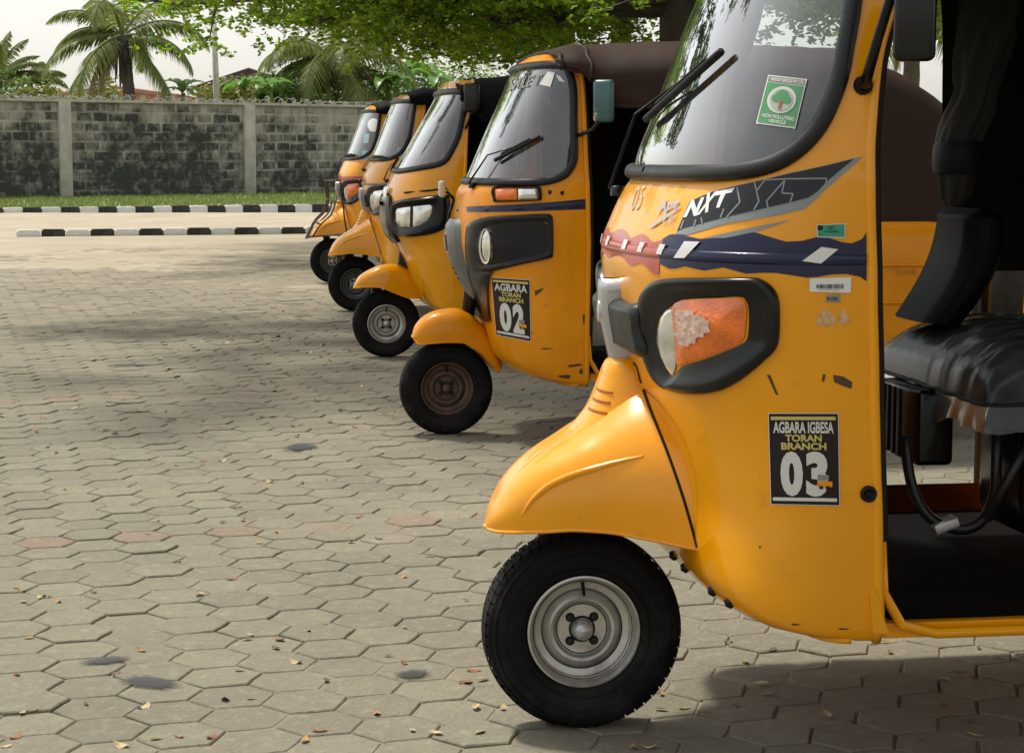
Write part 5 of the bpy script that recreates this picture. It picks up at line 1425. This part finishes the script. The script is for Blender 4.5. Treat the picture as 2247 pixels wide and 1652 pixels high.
# green emission sticker inside the windscreen
gs = A([(955, 380), (1150, 402), (1090, 652), (893, 625)])
st = v.patch(gs, .0016, M_whitep, 'emission_sticker', v.glass, 9); PQ = lambda *a: v.part_quad(gs, *a)
v.patch(PQ(.03, .02, .97, .13), .0024, M_dgr, 'print', st, 8); v.patch(PQ(.03, .15, .97, .97), .0024, M_stgreen, 'print', st, 8)
v.text('PIAGGIO VEHICLES PVT. LTD.', PQ(.12, .045, .95, .11), .0032, M_whitep, 'lettering', st, .02)
v.text('NON POLLUTING', PQ(.12, .78, .92, .855), .0032, M_wtext, 'lettering', st, .03); v.text('VEHICLE', PQ(.30, .875, .74, .945), .0032, M_wtext, 'lettering', st, .03)
def disc(cx, cy, r, off, m, nm):
    q4 = np.array(gs, float); asp = .76
    pts = []
    for a in np.linspace(0, 2*np.pi, 28, endpoint=False):
        x, y = cx+r*math.cos(a), cy+r*asp*math.sin(a); pts.append(tuple((q4[0]*(1-x)+q4[1]*x)*(1-y)+(q4[3]*(1-x)+q4[2]*x)*y))
    v.patch(pts, off, m, nm, st, 7)
disc(.5, .47, .36, .0032, M_wtext, 'emblem'); disc(.5, .47, .29, .0040, mat('pale_green', (0.35, 0.42, 0.33), .5), 'emblem')
for (x_, y_, r_) in ((.5, .40, .17), (.36, .45, .10), (.64, .45, .10)): disc(x_, y_, r_, .0048+.0004*(x_-.36), M_stgreen, 'emblem')
v.patch(PQ(.47, .48, .53, .66), .0056, mat('trunk_print', (0.35, 0.12, 0.06), .5), 'emblem', st, 6)
wiper(v, (1330, 408), (1425, 262), (1432, 268), (1598, 120))
# mirror on its black stalk
p, n_, _ = v.hit(1893, 188); a_ = v.plane(1925, 90, .66); b_ = v.plane(1962, -30, .70)
q = MB(); q.tube([p, p+n_*.02, a_, b_, v.plane(1985, -60, .72)], [.014, .011, .010, .010, .010], 8); mo = q.build('mirror', M_black, v.root, True)
q = MB(); q.lathe([(.018, -.008), (.018, .008), (.012, .014)], tuple(p), 'y', 14); q.build('mirror_foot', M_rubber, mo, True)
c_ = v.plane(2008, 30, .72); rbox('mirror_shell', tuple(c_), (.035, .075, .17), .014, M_black, mo, 3, Matrix.Rotation(math.radians(62), 3, 'Z'))
c_ = v.plane(2008, 30, .72)
# ---- cabin
cabin(v, M_orange, M_canvas_bk, -.40, -.48, 1.76, .60, .33, -2.32, 1, zval=1.655, sh=.08)
def wrap_seat(v, c, d, m, lab):
    """driver's cushion, soft and domed, under a crumpled clear wrap"""
    nu, nv = 60, 80
    def pillow(x, y, grow, crump):
        ax, ay = min(1, abs(x)), min(1, abs(y)); e = max(0, 1-ax**5)**.5*max(0, 1-ay**6)**.5
        nz_ = lambda k, q: mnoise.noise(Vector((x*k*.8, y*k*2.0, q)))
        z = -d[2]*.35+(d[2]*.85+.035*(1-ax*ax)*(1-ay*ay))*e
        fl = crump*(.007*nz_(3.0, 1.)+.005*nz_(7.0, 2.)+.003*abs(nz_(15.0, 5.)))
        return (c[0]+x*(d[0]/2+grow), c[1]+y*(d[1]/2+grow), c[2]+z+grow*1.2+fl*(.4+.6*e))
    P0 = np.array([[pillow((i/(nu-1)-.5)*2, (j/(nv-1)-.5)*2, 0, 0) for j in range(nv)] for i in range(nu)])
    mb = MB(); mb.grid(P0); mb.f = [q[::-1] for q in mb.f]
    b_ = len(mb.v); mb.box((c[0], c[1], c[2]-d[2]*.50), (d[0]*.985, d[1]*.985, d[2]*.35)); s_ = mb.build('driver_seat', m, v.root, True, 60)
    P1 = np.array([[pillow((i/(nu-1)-.5)*2, (j/(nv-1)-.5)*2, .006, 1) for j in range(nv)] for i in range(nu)])
    mb = MB(); mb.grid(P1); mb.f = [q[::-1] for q in mb.f]; mb.build('plastic_wrap', M_plastic, s_, True)
    # loose skirt of the wrap hanging below the piping
    edge = [P1[-1, j] for j in range(nv)]+[P1[i, -1] for i in range(nu-1, -1, -1)]
    sk = np.array([[np.array(p)+np.array([.010*t+.006*mnoise.noise(Vector((k*.23, t*2, 1.)))*t, .010*t, -(.055+.03*mnoise.noise(Vector((k*.09, 4., 2.))))*t]) for t in (0, .35, .7, 1.0)] for k, p in enumerate(edge)])
    mb = MB(); mb.grid(sk); mb.f = [q[::-1] for q in mb.f]; mb.build('wrap_skirt', M_plastic, s_, True)
    e = MB(); e.tube([tuple(np.array(p)+np.array([.003, 0, 0])) for p in edge[2:-2]], .0045, 6); e.build('piping', M_vinyl, s_, True)
    return s_
wrap_seat(v, (-1.0, .02, .785), (.47, .74, .13), M_vinyl, '')
# backrest leaning back, ribbed along its edge
P = np.zeros((44, 33, 3)); b0_, b1_ = v.plane(2035, 700, -.12), v.plane(2128, 455, -.12)
for i in range(44):
    f = i/43; wid = .135*(.86+.14*math.sin(math.pi*min(1, .2+f*.8)))
    c = b0_.lerp(b1_, f); bow = .03*math.sin(math.pi*f)
    for j in range(33):
        a = math.pi*2*j/32; cap = 1 if f < .93 else max(.15, (1-f)/.07)**.5
        w_ = wid*spow(np.cos(a), .5)*(1 if f < .93 else .75+.25*cap); th_ = .05*spow(np.sin(a), .7)*cap
        P[i, j] = (c.x-bow+th_+.0025*math.sin(150*w_)*(abs(w_) > .09), c.y+w_, c.z)
mb = MB(); mb.grid(P); bo = mb.build('driver_backrest', mat('ribbed_vinyl', (0.0015, 0.0025, 0.004), .5, spec=.08), v.root, True)
# rolled-up side curtain tied with a strap, hanging in the far doorway
W_ = -.50; cpts = catmull([tuple(v.plane(x, y, W_)) for x, y in ((2165, -30), (2160, 60), (2150, 140), (2143, 205), (2128, 255), (2108, 300), (2098, 345), (2100, 390), (2098, 425), (2092, 455))], 6)
n_ = len(cpts); rad = smooth_interp(np.linspace(0, 1, 10), [.085, .08, .065, .055, .066, .062, .052, .046, .038, .012])
P = np.zeros((n_, 56, 3))
for i in range(n_):
    f = i/(n_-1); c = np.array(cpts[i])
    for j in range(56):
        a = 2*math.pi*j/56; tw = a+1.6*f; fold = 1-abs(math.sin(3.5*tw+2*math.sin(5*f)))**.6; r = rad(f)*(.86+.30*fold*(.4+.6*abs(math.sin(4*f+1)))+.05*math.sin(11*tw-9*f)); P[i, j] = c+np.array([r*math.cos(a), r*.8*math.sin(a), 0])
mb = MB(); k_ = 56
mb.add([tuple(p) for p in P.reshape(-1, 3)], [(i*k_+j, i*k_+(j+1) % k_, (i+1)*k_+(j+1) % k_, (i+1)*k_+j) for i in range(n_-1) for j in range(k_)])
ro_ = mb.build('rolled_curtain', mat('grey_canvas', (0.035, 0.034, 0.027), .7, spec=.15, var=.15), v.root, True)
c = v.plane(2102, 345, W_); q = MB(); q.lathe([(.058, -.038), (.063, -.02), (.062, .02), (.056, .038)], tuple(c), 'z', 22); q.build('strap', M_rubber, ro_, True)
e0 = v.plane(2062, 60, W_).x
cu = MB(); Pc = drape(46, 24, lambda a, b: (e0-.05*b-(1.25-.05*b)*a, -.52+.016*math.sin(a*60)+.012*math.sin(b*9+a*20), 1.70-.74*b)); cu.grid(Pc); cu.build('darkening_side_curtain', M_canvas_bk, v.root, True)
# things under and beside the seat
bc_ = v.plane(2008, 922, -.02); bb = rbox('battery_box', tuple(bc_), (.085, .26, .165), .012, M_black, v.root)
for k in range(4):
    rib = MB(); rib.box((bc_.x+.044, -.11+k*.035, bc_.z), (.006, .012, .15)); rib.build('box_rib', M_dgrey, bb)
q = MB(); q.tube(bez((-.66, .20, .66), (-.66, .22, .49), (-.74, .24, .47), 10)+bez((-.76, .25, .465), (-.82, .27, .46), (-.83, .28, .56), 8)+[(-.83, .28, .74)], .012, 8); so = q.build('seat_frame_tube', M_steel, v.root, True)
rbox('clamp', (-.735, .24, .474), (.055, .04, .022), .004, M_silver, so, 2, Matrix.Rotation(.35, 3, 'Y'))
q = MB(); q.tube([(-.79, .33, .50), (-.90, .33, .70)], .012, 8); q.build('seat_brace', M_steel, v.root, True)
rbox('heat_shield', (-1.03, .40, .62), (.16, .012, .26), .004, M_dirty_white, v.root, 2)
rbox('tank_skirt', (-1.02, .20, .58), (.30, .30, .26), .05, M_black, v.root)
P = drape(20, 14, lambda a, b: (-.52-1.0*a, -.52, .355+.07*b)); mb = MB(); mb.grid(P); mb.build('inner_side_panel', mat('grimy_shaded_inner_paint', (0.09, 0.030, 0.002), .7, spec=.15, var=.4, vscale=8), v.root)  # orange turned dark brown: grime plus the cab's shade put into the colour
q = MB(); q.tube([(-.90, .30, 1.215), (-.93, .30, 1.215), (-1.12, .32, 1.215)], [.006, .012, .013], 8); q.build('grab_handle', M_gloss, v.root, True)
# handlebar and dash
q = MB(); q.tube([(-.42, .34, 1.10), (-.40, .15, 1.12), (-.38, 0, 1.10), (-.40, -.15, 1.12), (-.42, -.34, 1.10)], .012, 8); q.tube([(-.38, 0, 1.1), (-.28, 0, .7)], .02, 8); q.build('handlebar', M_steel, v.root, True)
rbox('dashboard', (-.30, 0, 1.08), (.10, .78, .12), .03, M_dgrey, v.root)
# ================================================================== second: round mudguard, 02 sticker, brown canopy
ROWS_B = [(.275, -.46, -.53, .555, 3.2), (.285, -.36, -.53, .565, 3.4), (.30, -.30, -.53, .57, 3.5), (.33, -.245, -.53, .575, 3.6), (.38, -.20, -.53, .58, 3.6), (.45, -.178, -.53, .58, 3.6), (.55, -.155, -.531, .58, 3.4), (.65, -.128, -.532, .58, 3.1), (.74, -.09, -.534, .58, 2.8), (.80, -.068, -.534, .58, 2.65), (.878, -.054, -.535, .58, 2.58), (.961, -.054, -.532, .58, 2.55), (1.023, -.058, -.531, .58, 2.54),
    (1.09, -.068, -.529, .58, 2.51), (1.128, -.096, -.528, .58, 2.51), (1.163, -.112, -.526, .575, 2.5), (1.335, -.187, -.519, .565, 2.45), (1.516, -.272, -.514, .546, 2.4), (1.605, -.313, -.506, .536, 2.4), (1.655, -.350, -.497, .50, 2.4), (1.685, -.40, -.493, .40, 2.4)]
V2 = Veh(979, 952, 9, ROWS_B, 'yellow auto rickshaw with brown canopy, round mudguard and AGBARA branch 02 sticker', 131, 120)
v = V2
Q6 = zmap(1550, 150, 2041/1050); Q7 = zmap(1550, 700, 1652/1050)
v.screen([(1040, 399), (1100, 401), (1184, 400), (1232, 388), (1253, 366), (1260, 340), (1259, 270), (1258, 200), (1252, 168)], 1.628, .034, .016)
v.shell(M_orange2)
for sg in (-1, 1):
    zz = np.linspace(v.c.z0, v.c.z1, 50); P = v.c.P(np.full(50, sg*math.pi/2), zz); q = MB(); q.tube([tuple(p) for p in P], .011, 8); q.build('door_pillar', M_orange2, v.root, True)
    q = MB(); q.tube([(p[0]-.018, p[1]-sg*.02, p[2]) for p in P[3:]], .010, 6); q.build('door_rubber', M_rubber, v.root, True)
th = np.linspace(-1.45, 1.45, 60); P = v.c.P(th, np.full(60, v.c.z0+.004)); q = MB(); q.tube([tuple(p) for p in P], .008, 6); q.build('bottom_seam', M_orange2, v.root, True)
st = v.patch(Q7([(470, 190), (600, 184), (800, 176), (1000, 162), (1222, 142), (1222, 206), (1000, 214), (800, 221), (600, 224), (480, 222)]), .0015, M_blue, 'stripe', None, 7)
v.bead(v.thz(Q7([(420, 206), (600, 204), (800, 198), (1000, 188), (1215, 172)])), .022, .007, M_blue, 'swage_rib', st, closed=False)
# indicator
io = Q7([(650, 76), (800, 70), (925, 66), (942, 80), (944, 140), (930, 152), (800, 158), (660, 161), (652, 150)])
ii = v.ring(io, [tuple(np.array(p)*.86+np.mean(io, 0)*.14) for p in io], [(0, 0), (.1, .014), (.6, .018), (1, .012)], M_rubber, 'indicator', n=48)
v.patch(Q7([(662, 84), (795, 80), (795, 150), (664, 153)]), .010, M_amber, 'amber_lens', ii, 6, .008); v.patch(Q7([(803, 80), (915, 78), (918, 138), (803, 147)]), .010, M_clear, 'clear_lens', ii, 6, .008)
# black lamp panel running down behind the wheel
lo_ = Q7([(478, 340), (500, 290), (600, 254), (800, 241), (975, 234), (1005, 246), (1016, 290), (1015, 480), (995, 512), (850, 544), (720, 574), (610, 598), (530, 596), (490, 560), (474, 460)])
li_ = Q7([(545, 380), (575, 330), (650, 300), (800, 286), (950, 282), (985, 305), (986, 460), (962, 482), (840, 508), (720, 535), (630, 552), (575, 548), (548, 500), (538, 440)])
hp = v.ring(lo_, li_, [(0, 0), (.06, .010), (.3, .015), (.7, .013), (1, .010)], M_gloss, 'headlamp_panel', n=110)
v.patch(li_, .0098, M_gloss, 'panel_face', hp, 8)
low = v.patch(Q7([(488, 545), (560, 600), (650, 588), (628, 625), (616, 700), (618, 800), (632, 905), (600, 905), (545, 870), (500, 800), (486, 680)]), .010, M_gloss, 'lower_nose_panel', None, 7, .006)
v.patch(Q7([(612, 330), (590, 370), (583, 430), (588, 490), (605, 525), (625, 534), (640, 500), (640, 430), (636, 360), (625, 325)]), .014, M_clear, 'headlight', hp, 4, .012)
ho_ = Q7([(618, 318), (590, 350), (576, 430), (584, 500), (605, 540), (632, 545), (648, 500), (648, 420), (642, 350)]); v.ring(ho_, Q7([(618, 335), (600, 360), (588, 430), (594, 490), (610, 522), (626, 528), (637, 490), (637, 420), (633, 360)]), [(0, .010), (.3, .024), (1, .022)], M_chrome, 'headlight_ring', hp, n=48)
# grey nose panel with badge and slots
rows_ = []; zs_ = np.linspace(.968, .60, 34); wf_ = smooth_interp([.60, .64, .72, .80, .88, .94, .968], [.035, .055, .068, .085, .092, .080, .055]); pf_ = smooth_interp([.60, .63, .70, .80, .93, .968], [.012, .038, .050, .052, .050, .030])
for z in zs_:
    c = v.c.P(0, z)[0]; w_, pr = float(wf_(z)), float(pf_(z)); cs = v.c.P(v.c.th_of(w_*1.35, z), z)[0]
    rows_.append([(cs-.012, w_*1.40, z), (c+pr*.55, w_*1.05, z), (c+pr*.86, w_*.72, z), (c+pr, w_*.50, z), (c+pr, 0, z), (c+pr, -w_*.50, z), (c+pr*.86, -w_*.72, z), (c+pr*.55, -w_*1.05, z), (cs-.012, -w_*1.40, z)])
mb = MB(); mb.grid(np.array(rows_)); npn = mb.build('nose_panel', M_greyp, v.root, True, 24)
fu = lambda z: float(v.c.P(0, z)[0]+pf_(z))
def plate(w0, w1, z0, z1, o, m, nm):
    q = MB(); q.add([(fu(z)+o, w, z) for z, w in ((z0, w0), (z0, w1), (z1, w1), (z1, w0))]+[(fu(z)-.004, w, z) for z, w in ((z0, w0), (z0, w1), (z1, w1), (z1, w0))], [(0, 1, 2, 3), (0, 4, 5, 1), (1, 5, 6, 2), (2, 6, 7, 3), (3, 7, 4, 0)]); return q.build(nm, m, npn)
plate(-.034, .034, .815, .905, .004, M_silver, 'badge'); plate(-.027, .027, .823, .897, .006, M_dgrey, 'badge_field')
for k in range(3): plate(-.03, .034, .695+k*.024, .705+k*.024, .0015, M_rubber, 'slot')
Vt, Ft = text_mesh('RE', .02, 0, .3); obj('lettering', [(fu(.835+y*.05)+.008, -(x-.5)*.042 if False else (x-.5)*.042, .835+y*.05) for x, y in Vt], Ft, M_silver, npn)
sign(v, zmap(1940, 1090, 1652/280)([(72, 72), (955, 135), (982, 1555), (190, 1400)]), ('AGBARA', 'TORAN', 'BRANCH'), '02')
# wheel and mudguard
top = [(.152, .445), (.140, .485), (.095, .535), (.03, .561), (-.04, .568), (-.10, .548), (-.16, .497), (-.215, .405), (-.25, .31)]
bot = [(.145, .435), (.125, .415), (.07, .420), (.0, .424), (-.06, .422), (-.11, .40), (-.153, .366), (-.19, .322), (-.225, .285)]
fo, P = fender(v.root, top, bot, [.03, .065, .088, .098, .102, .102, .10, .098, .095], [.7]*9, M_orange2)
wheel(v.root, 0, 0, .21, M_rim_rust, steer=math.radians(1), width=.105); fork(v.root, .21, .55)
v.patch(Q7([(900, 715), (960, 695), (940, 720), (905, 748)]), .001, M_scuff, 'scratch', None, 4); v.patch(Q7([(1100, 1180), (1180, 1168), (1200, 1178), (1120, 1192)]), .001, M_scuff, 'scratch', None, 4)
for c in ((995, 100), (1072, 105)): splodge(v, Q7([c])[0], 4.5, 5, c[0], .001, M_dblack, 'hole', None, 3)
wiper(v, Q7([(520, 70)])[0], Q6([(800, 930)])[0], Q6([(830, 955)])[0], Q6([(1165, 770)])[0])
for k, (c, rx, ry) in enumerate((((1150, 836), 12, 3), ((1185, 841), 16, 3), ((1240, 826), 14, 4), ((1275, 815), 4, 6), ((1268, 848), 14, 3), ((1200, 765), 14, 1.5), ((1165, 730), 8, 1.2), ((1281, 700), 2, 12))): splodge(v, c, rx, ry, 40+k, .0012, M_scuff, 'rust_spot', None, 3)
# stickers on the glass
for k, pts in enumerate(([(1215, 262), (1270, 270), (1235, 382), (1152, 362)], [(1275, 285), (1310, 300), (1350, 348), (1300, 335)])): v.patch(Q6(pts), .0016, M_whitep, 'paper_sticker', v.glass, 6)
v.text("'SMILE' T", Q6([(925, 305), (1175, 283), (1150, 365), (905, 415)]), .0018, mat('worn_letter', (0.20, 0.21, 0.19), .5), 'lettering', v.glass, .02, .2)
# mirror with chipped teal shell, small marker lamp on the nose
p, n_, _ = v.hit(1272, 297); q = MB(); q.tube([p, p+n_*.03, v.plane(1300, 285, .66), v.plane(1318, 262, .68)], .009, 8); mo = q.build('mirror', M_black, v.root, True)
c_ = v.plane(1325, 222, .68); rbox('mirror_shell', tuple(c_), (.042, .09, .175), .018, M_teal, mo, 3, Matrix.Rotation(math.radians(58), 3, 'Z'))
p = Vector(v.uz3(-.12, 1.05, .01)); q = MB(); q.tube([p, p+Vector((.02, 0, -.06)), p+Vector((.03, 0, -.12))], .008, 6); q.tube([p, p+Vector((.035, 0, .035))], .008, 6); ml = q.build('marker_lamp', M_black, v.root, True)
rbox('marker_lens', tuple(p+Vector((.055, 0, .045))), (.03, .05, .075), .012, mat('cream_lens', (0.55, 0.5, 0.38), .25), ml)
cabin(v, M_orange2, M_canvas_br, -.41, -.53, 1.735, .61, .31, -2.25, 2, z_front=1.715)

# ================================================================== third: twin rectangular lamps
ROWS_T = [(.29, -.36, -.418, .555, 3.2), (.30, -.30, -.418, .565, 3.3), (.33, -.24, -.418, .575, 3.3), (.40, -.195, -.418, .58, 3.2), (.49, -.152, -.418, .58, 3.0), (.622, -.102, -.417, .58, 2.8), (.723, -.058, -.417, .58, 2.6), (.767, -.027, -.417, .58, 2.6), (.853, .002, -.417, .58, 2.58), (.938, .004, -.418, .58, 2.56), (1.034, -.008, -.418, .58, 2.53), (1.068, -.022, -.418, .58, 2.52), (1.116, -.043, -.418, .58, 2.51), (1.164, -.072, -.42, .58, 2.49), (1.411, -.213, -.434, .557, 2.4), (1.62, -.333, -.475, .535, 2.4), (1.65, -.345, -.482, .50, 2.4), (1.69, -.37, -.49, .40, 2.4)]
V3 = Veh(848, 783, 9, ROWS_T, 'yellow auto rickshaw with black canopy and twin clear lamps, third from the camera', 121, 110)
v = V3; Z8 = zmap(1180, 350, 1138/620)
v.screen([(880, 376), (928, 368), (971, 357), (991, 331), (1010, 283), (1022, 220), (1022, 200)], 1.625, .036, .016)
v.shell(M_orange)
for sg in (-1, 1):
    zz = np.linspace(v.c.z0, v.c.z1, 50); P = v.c.P(np.full(50, sg*math.pi/2), zz); q = MB(); q.tube([tuple(p) for p in P], .011, 8); q.build('door_pillar', M_orange, v.root, True)
v.bead(v.thz(Z8([(660, 776), (800, 762), (950, 748), (1090, 732)])), .012, .006, M_rubber, 'trim_line', closed=False, base=.003)
lo_ = Z8([(692, 860), (720, 825), (800, 805), (960, 785), (1080, 778), (1110, 800), (1112, 960), (1085, 1015), (1000, 1058), (880, 1080), (790, 1082), (720, 1058), (694, 1000)])
li_ = Z8([(722, 900), (735, 876), (800, 868), (900, 858), (970, 850), (986, 868), (980, 915), (950, 965), (890, 1000), (800, 1020), (750, 1010), (724, 970)])
hp = v.ring(lo_, li_, [(0, 0), (.08, .016), (.4, .028), (.8, .018), (1, .008)], M_gloss, 'headlamp_housing', n=80)
v.patch(li_, .0062, M_gloss, 'lamp_recess', hp, 6)
v.patch(Z8([(722, 900), (735, 876), (830, 865), (826, 1012), (750, 1010), (724, 970)]), .008, M_clear, 'headlight', hp, 5, .01)
v.patch(Z8([(850, 863), (970, 850), (986, 868), (980, 915), (950, 965), (890, 1000), (848, 1010)]), .008, M_clear, 'headlight', hp, 5, .01)
tn = v.thz(Z8([(690, 950)]))[0][0]
g_ = v.ring([(-tn, .99), (-tn, .75), (-tn*.5, .72), (0, .71), (tn*.5, .72), (tn, .75), (tn, .99), (0, .995)], [(-tn*.7, .95), (-tn*.7, .79), (-tn*.4, .77), (0, .76), (tn*.4, .77), (tn*.7, .79), (tn*.7, .95), (0, .96)], [(0, 0), (.15, .02), (1, .026)], M_gloss, 'nose_grille', mode='uz', n=70)
v.tpatch([(-tn*.72, .94), (-tn*.72, .79), (0, .75), (tn*.72, .79), (tn*.72, .94)], .024, M_gloss, 'grille_face', g_, (.04, .02))
v.tpatch([(tn*.1, 1.05), (tn*.6, 1.05), (tn*.6, .97), (tn*.1, .97)], .02, M_clear, 'marker_lamp', g_, (.04, .02), .01)
Vt, Ft = text_mesh('TVS', .02, 0, .3)
top = [(.202, .438), (.172, .497), (.10, .545), (.03, .572), (-.04, .580), (-.10, .572), (-.17, .531), (-.215, .475), (-.24, .40)]
bot = [(.198, .434), (.16, .439), (.10, .442), (.042, .438), (-.02, .415), (-.08, .39), (-.138, .372), (-.19, .37), (-.23, .36)]
fender(v.root, top, bot, [.02, .065, .09, .10, .104, .104, .102, .10, .095], [.75]*9, M_orange)
q = MB(); q.tube([(-.10, .05, .60), (-.16, .07, .575), (-.22, .09, .50), (-.24, .10, .42)], [.03, .035, .03, .02], 10); q.build('mudguard_stay', M_rubber, v.root, True)
wheel(v.root, 0, 0, .21, M_rim, steer=math.radians(-2), width=.105); fork(v.root, .21, .55)
wiper(v, Z8([(655, 680)])[0], Z8([(668, 600)])[0], Z8([(672, 600)])[0], Z8([(690, 480)])[0])
p, n_, _ = v.hit(1022, 282); q = MB(); q.tube([p, p+n_*.03, v.plane(1030, 262, .66), v.plane(1035, 235, .66)], .009, 8); mo = q.build('mirror', M_black, v.root, True)
rbox('mirror_shell', tuple(v.plane(1036, 215, .66)), (.05, .10, .17), .02, M_black, mo, 3, Matrix.Rotation(math.radians(58), 3, 'Z'))
cabin(v, M_orange, M_canvas_bk, -.40, -.42, 1.73, .61, .31, -2.25, 3, z_front=1.70)

# ================================================================== fourth and fifth: same make as the nearest
def clone(parts_from, px, py, yaw, label):
    """copy the plain parts of the nearest rickshaw (thing, parts, sub-parts)"""
    g = ground_at(px, py); r = parts_from.copy(); COL.objects.link(r); r.location = (g.x, g.y, 0); r.rotation_euler = (0, 0, math.pi+math.radians(yaw)); r['label'] = label
    skip = ('branch_sticker', 'stripe', 'model_decal', 'script_badge', 'faded_number', 'inspection_sticker', 'barcode_label', 'small_label', 'sticker_residue', 'scratch', 'torn_film', 'mirror', 'wiper', 'driver_seat', 'battery_box', 'box_rib', 'seat_frame_tube', 'seat_brace', 'heat_shield', 'tank_skirt', 'grab_handle', 'rolled_curtain', 'tied_curtain', 'emission_sticker', 'grommet', 'rubber_plug', 'rust_spot')
    made = {}
    for ch in [k for k in bpy.data.objects if k.parent == parts_from]:
        if ch.name.split('.')[0] in skip: continue
        c = ch.copy(); COL.objects.link(c); c.parent = r; made.setdefault(ch.name.split('.')[0], []).append(c)
        for sub in [k for k in bpy.data.objects if k.parent == ch]:
            if sub.name.split('.')[0] in skip: continue
            d = sub.copy(); COL.objects.link(d); d.parent = c; made.setdefault(sub.name.split('.')[0], []).append(d)
    return r, made
def own_mat(o, m):
    o.material_slots[0].link = 'OBJECT'; o.material_slots[0].material = m
r4, m4 = clone(V1.root, 780, 682, 9, 'yellow auto rickshaw with pale clear side lamp, fourth from the camera')
r5, m5 = clone(V1.root, 730, 621, 9, 'farthest yellow auto rickshaw with wire cage round its mudguard and red stripe')
for o in m4['indicator_lens']: own_mat(o, M_clear)
for o in m4['rim'][:1]: own_mat(o, M_rim_dark)
for o in m5['rim'][:1]: own_mat(o, M_rim_dark)
class Ghost(Veh):
    def __init__(s, root, src):
        s.root = root; s.M = Matrix.Translation(root.location) @ Matrix.Rotation(root.rotation_euler.z, 4, 'Z'); s.Mi = s.M.inverted(); s.c = src.c; s.bvh = src.bvh; s.G, s.GN, s.FN, s.nt, s.nz = src.G, src.GN, src.FN, src.nt, src.nz
        s.orig = s.Mi @ Vector((0, 0, CAMH)); s.R3 = s.Mi.to_3x3()
v = Ghost(r4, V1); v.bead([(t, 1.02) for t in np.linspace(-1.5, 1.5, 90)], .018, .006, M_greyp, 'trim_line', closed=False)
g4 = m4['windscreen'][0]
v.patch(Z8([(745, 365), (800, 370), (790, 430), (738, 425)]), .0016, M_dirty_white, 'paper_sticker', g4, 6); v.patch(Z8([(730, 435), (785, 440), (770, 500), (715, 495)]), .0016, M_lblue, 'paper_sticker', g4, 6)
wiper(v, Z8([(488, 600)])[0], Z8([(560, 512)])[0], Z8([(562, 505)])[0], Z8([(662, 512)])[0])
v = Ghost(r5, V1)
rs_ = v.tpatch([(t, .985) for t in np.linspace(-.15, 1.5, 40)]+[(t, 1.045) for t in np.linspace(1.5, -.15, 40)], .0014, M_red, 'stripe', None, (.04, .015))
v.tpatch([(t, .975) for t in np.linspace(-.15, -1.5, 40)]+[(t, 1.05) for t in np.linspace(-1.5, -.15, 40)], .0014, M_lblue, 'stripe', None, (.04, .015))
g5 = m5['windscreen'][0]
pts = [(555+42*math.cos(a), 270+50*math.sin(a)) for a in np.linspace(0, 6.28, 20, endpoint=False)]; v.patch(Z8(pts), .0016, M_whitep, 'round_sticker', g5, 6)
v.patch(Z8([(490, 335), (528, 335), (520, 405), (480, 400)]), .0016, M_lblue, 'paper_sticker', g5, 6); v.patch(Z8([(475, 455), (530, 455), (518, 525), (462, 522)]), .0016, M_lblue, 'paper_sticker', g5, 6)
wiper(v, Z8([(278, 595)])[0], Z8([(335, 510)])[0], Z8([(335, 502)])[0], Z8([(428, 488)])[0])
q = MB(); rr = .0085
for sg in (-1, 1):
    q.tube(catmull([(.25, sg*.06, .445), (.20, sg*.16, .46), (.05, sg*.25, .475), (-.15, sg*.35, .50), (-.20, sg*.40, .51)], 5), rr, 5)
    q.tube(catmull([(.25, sg*.06, .445), (.17, sg*.11, .60), (.08, sg*.13, .70), (.04, sg*.14, .82), (.06, sg*.12, 1.0)], 5), rr, 5)
    q.tube(catmull([(.20, sg*.16, .46), (.12, sg*.20, .58), (.02, sg*.24, .68), (-.02, sg*.26, .80)], 5), rr, 5)
    q.tube(catmull([(-.12, sg*.34, .50), (-.10, sg*.36, .62), (-.08, sg*.37, .80), (-.06, sg*.34, 1.0)], 5), rr, 5)
    q.tube([(.06, sg*.12, 1.0), (-.06, sg*.34, 1.0)], rr, 5); q.tube([(.04, sg*.14, .82), (-.02, sg*.26, .80), (-.08, sg*.37, .79), (-.16, sg*.42, .78)], rr, 5)
    q.tube([(.17, sg*.11, .60), (.12, sg*.20, .58)], rr, 5)
for (u, w, z) in ((.25, .06, .445), (.17, .11, .60), (.04, .14, .82), (.06, .12, 1.0)): q.tube([(u, -w, z), (u+.01, 0, z), (u, w, z)], rr, 5)
q.build('wire_cage', mat('rusty_wire', (0.05, 0.032, 0.022), .7), r5, True)
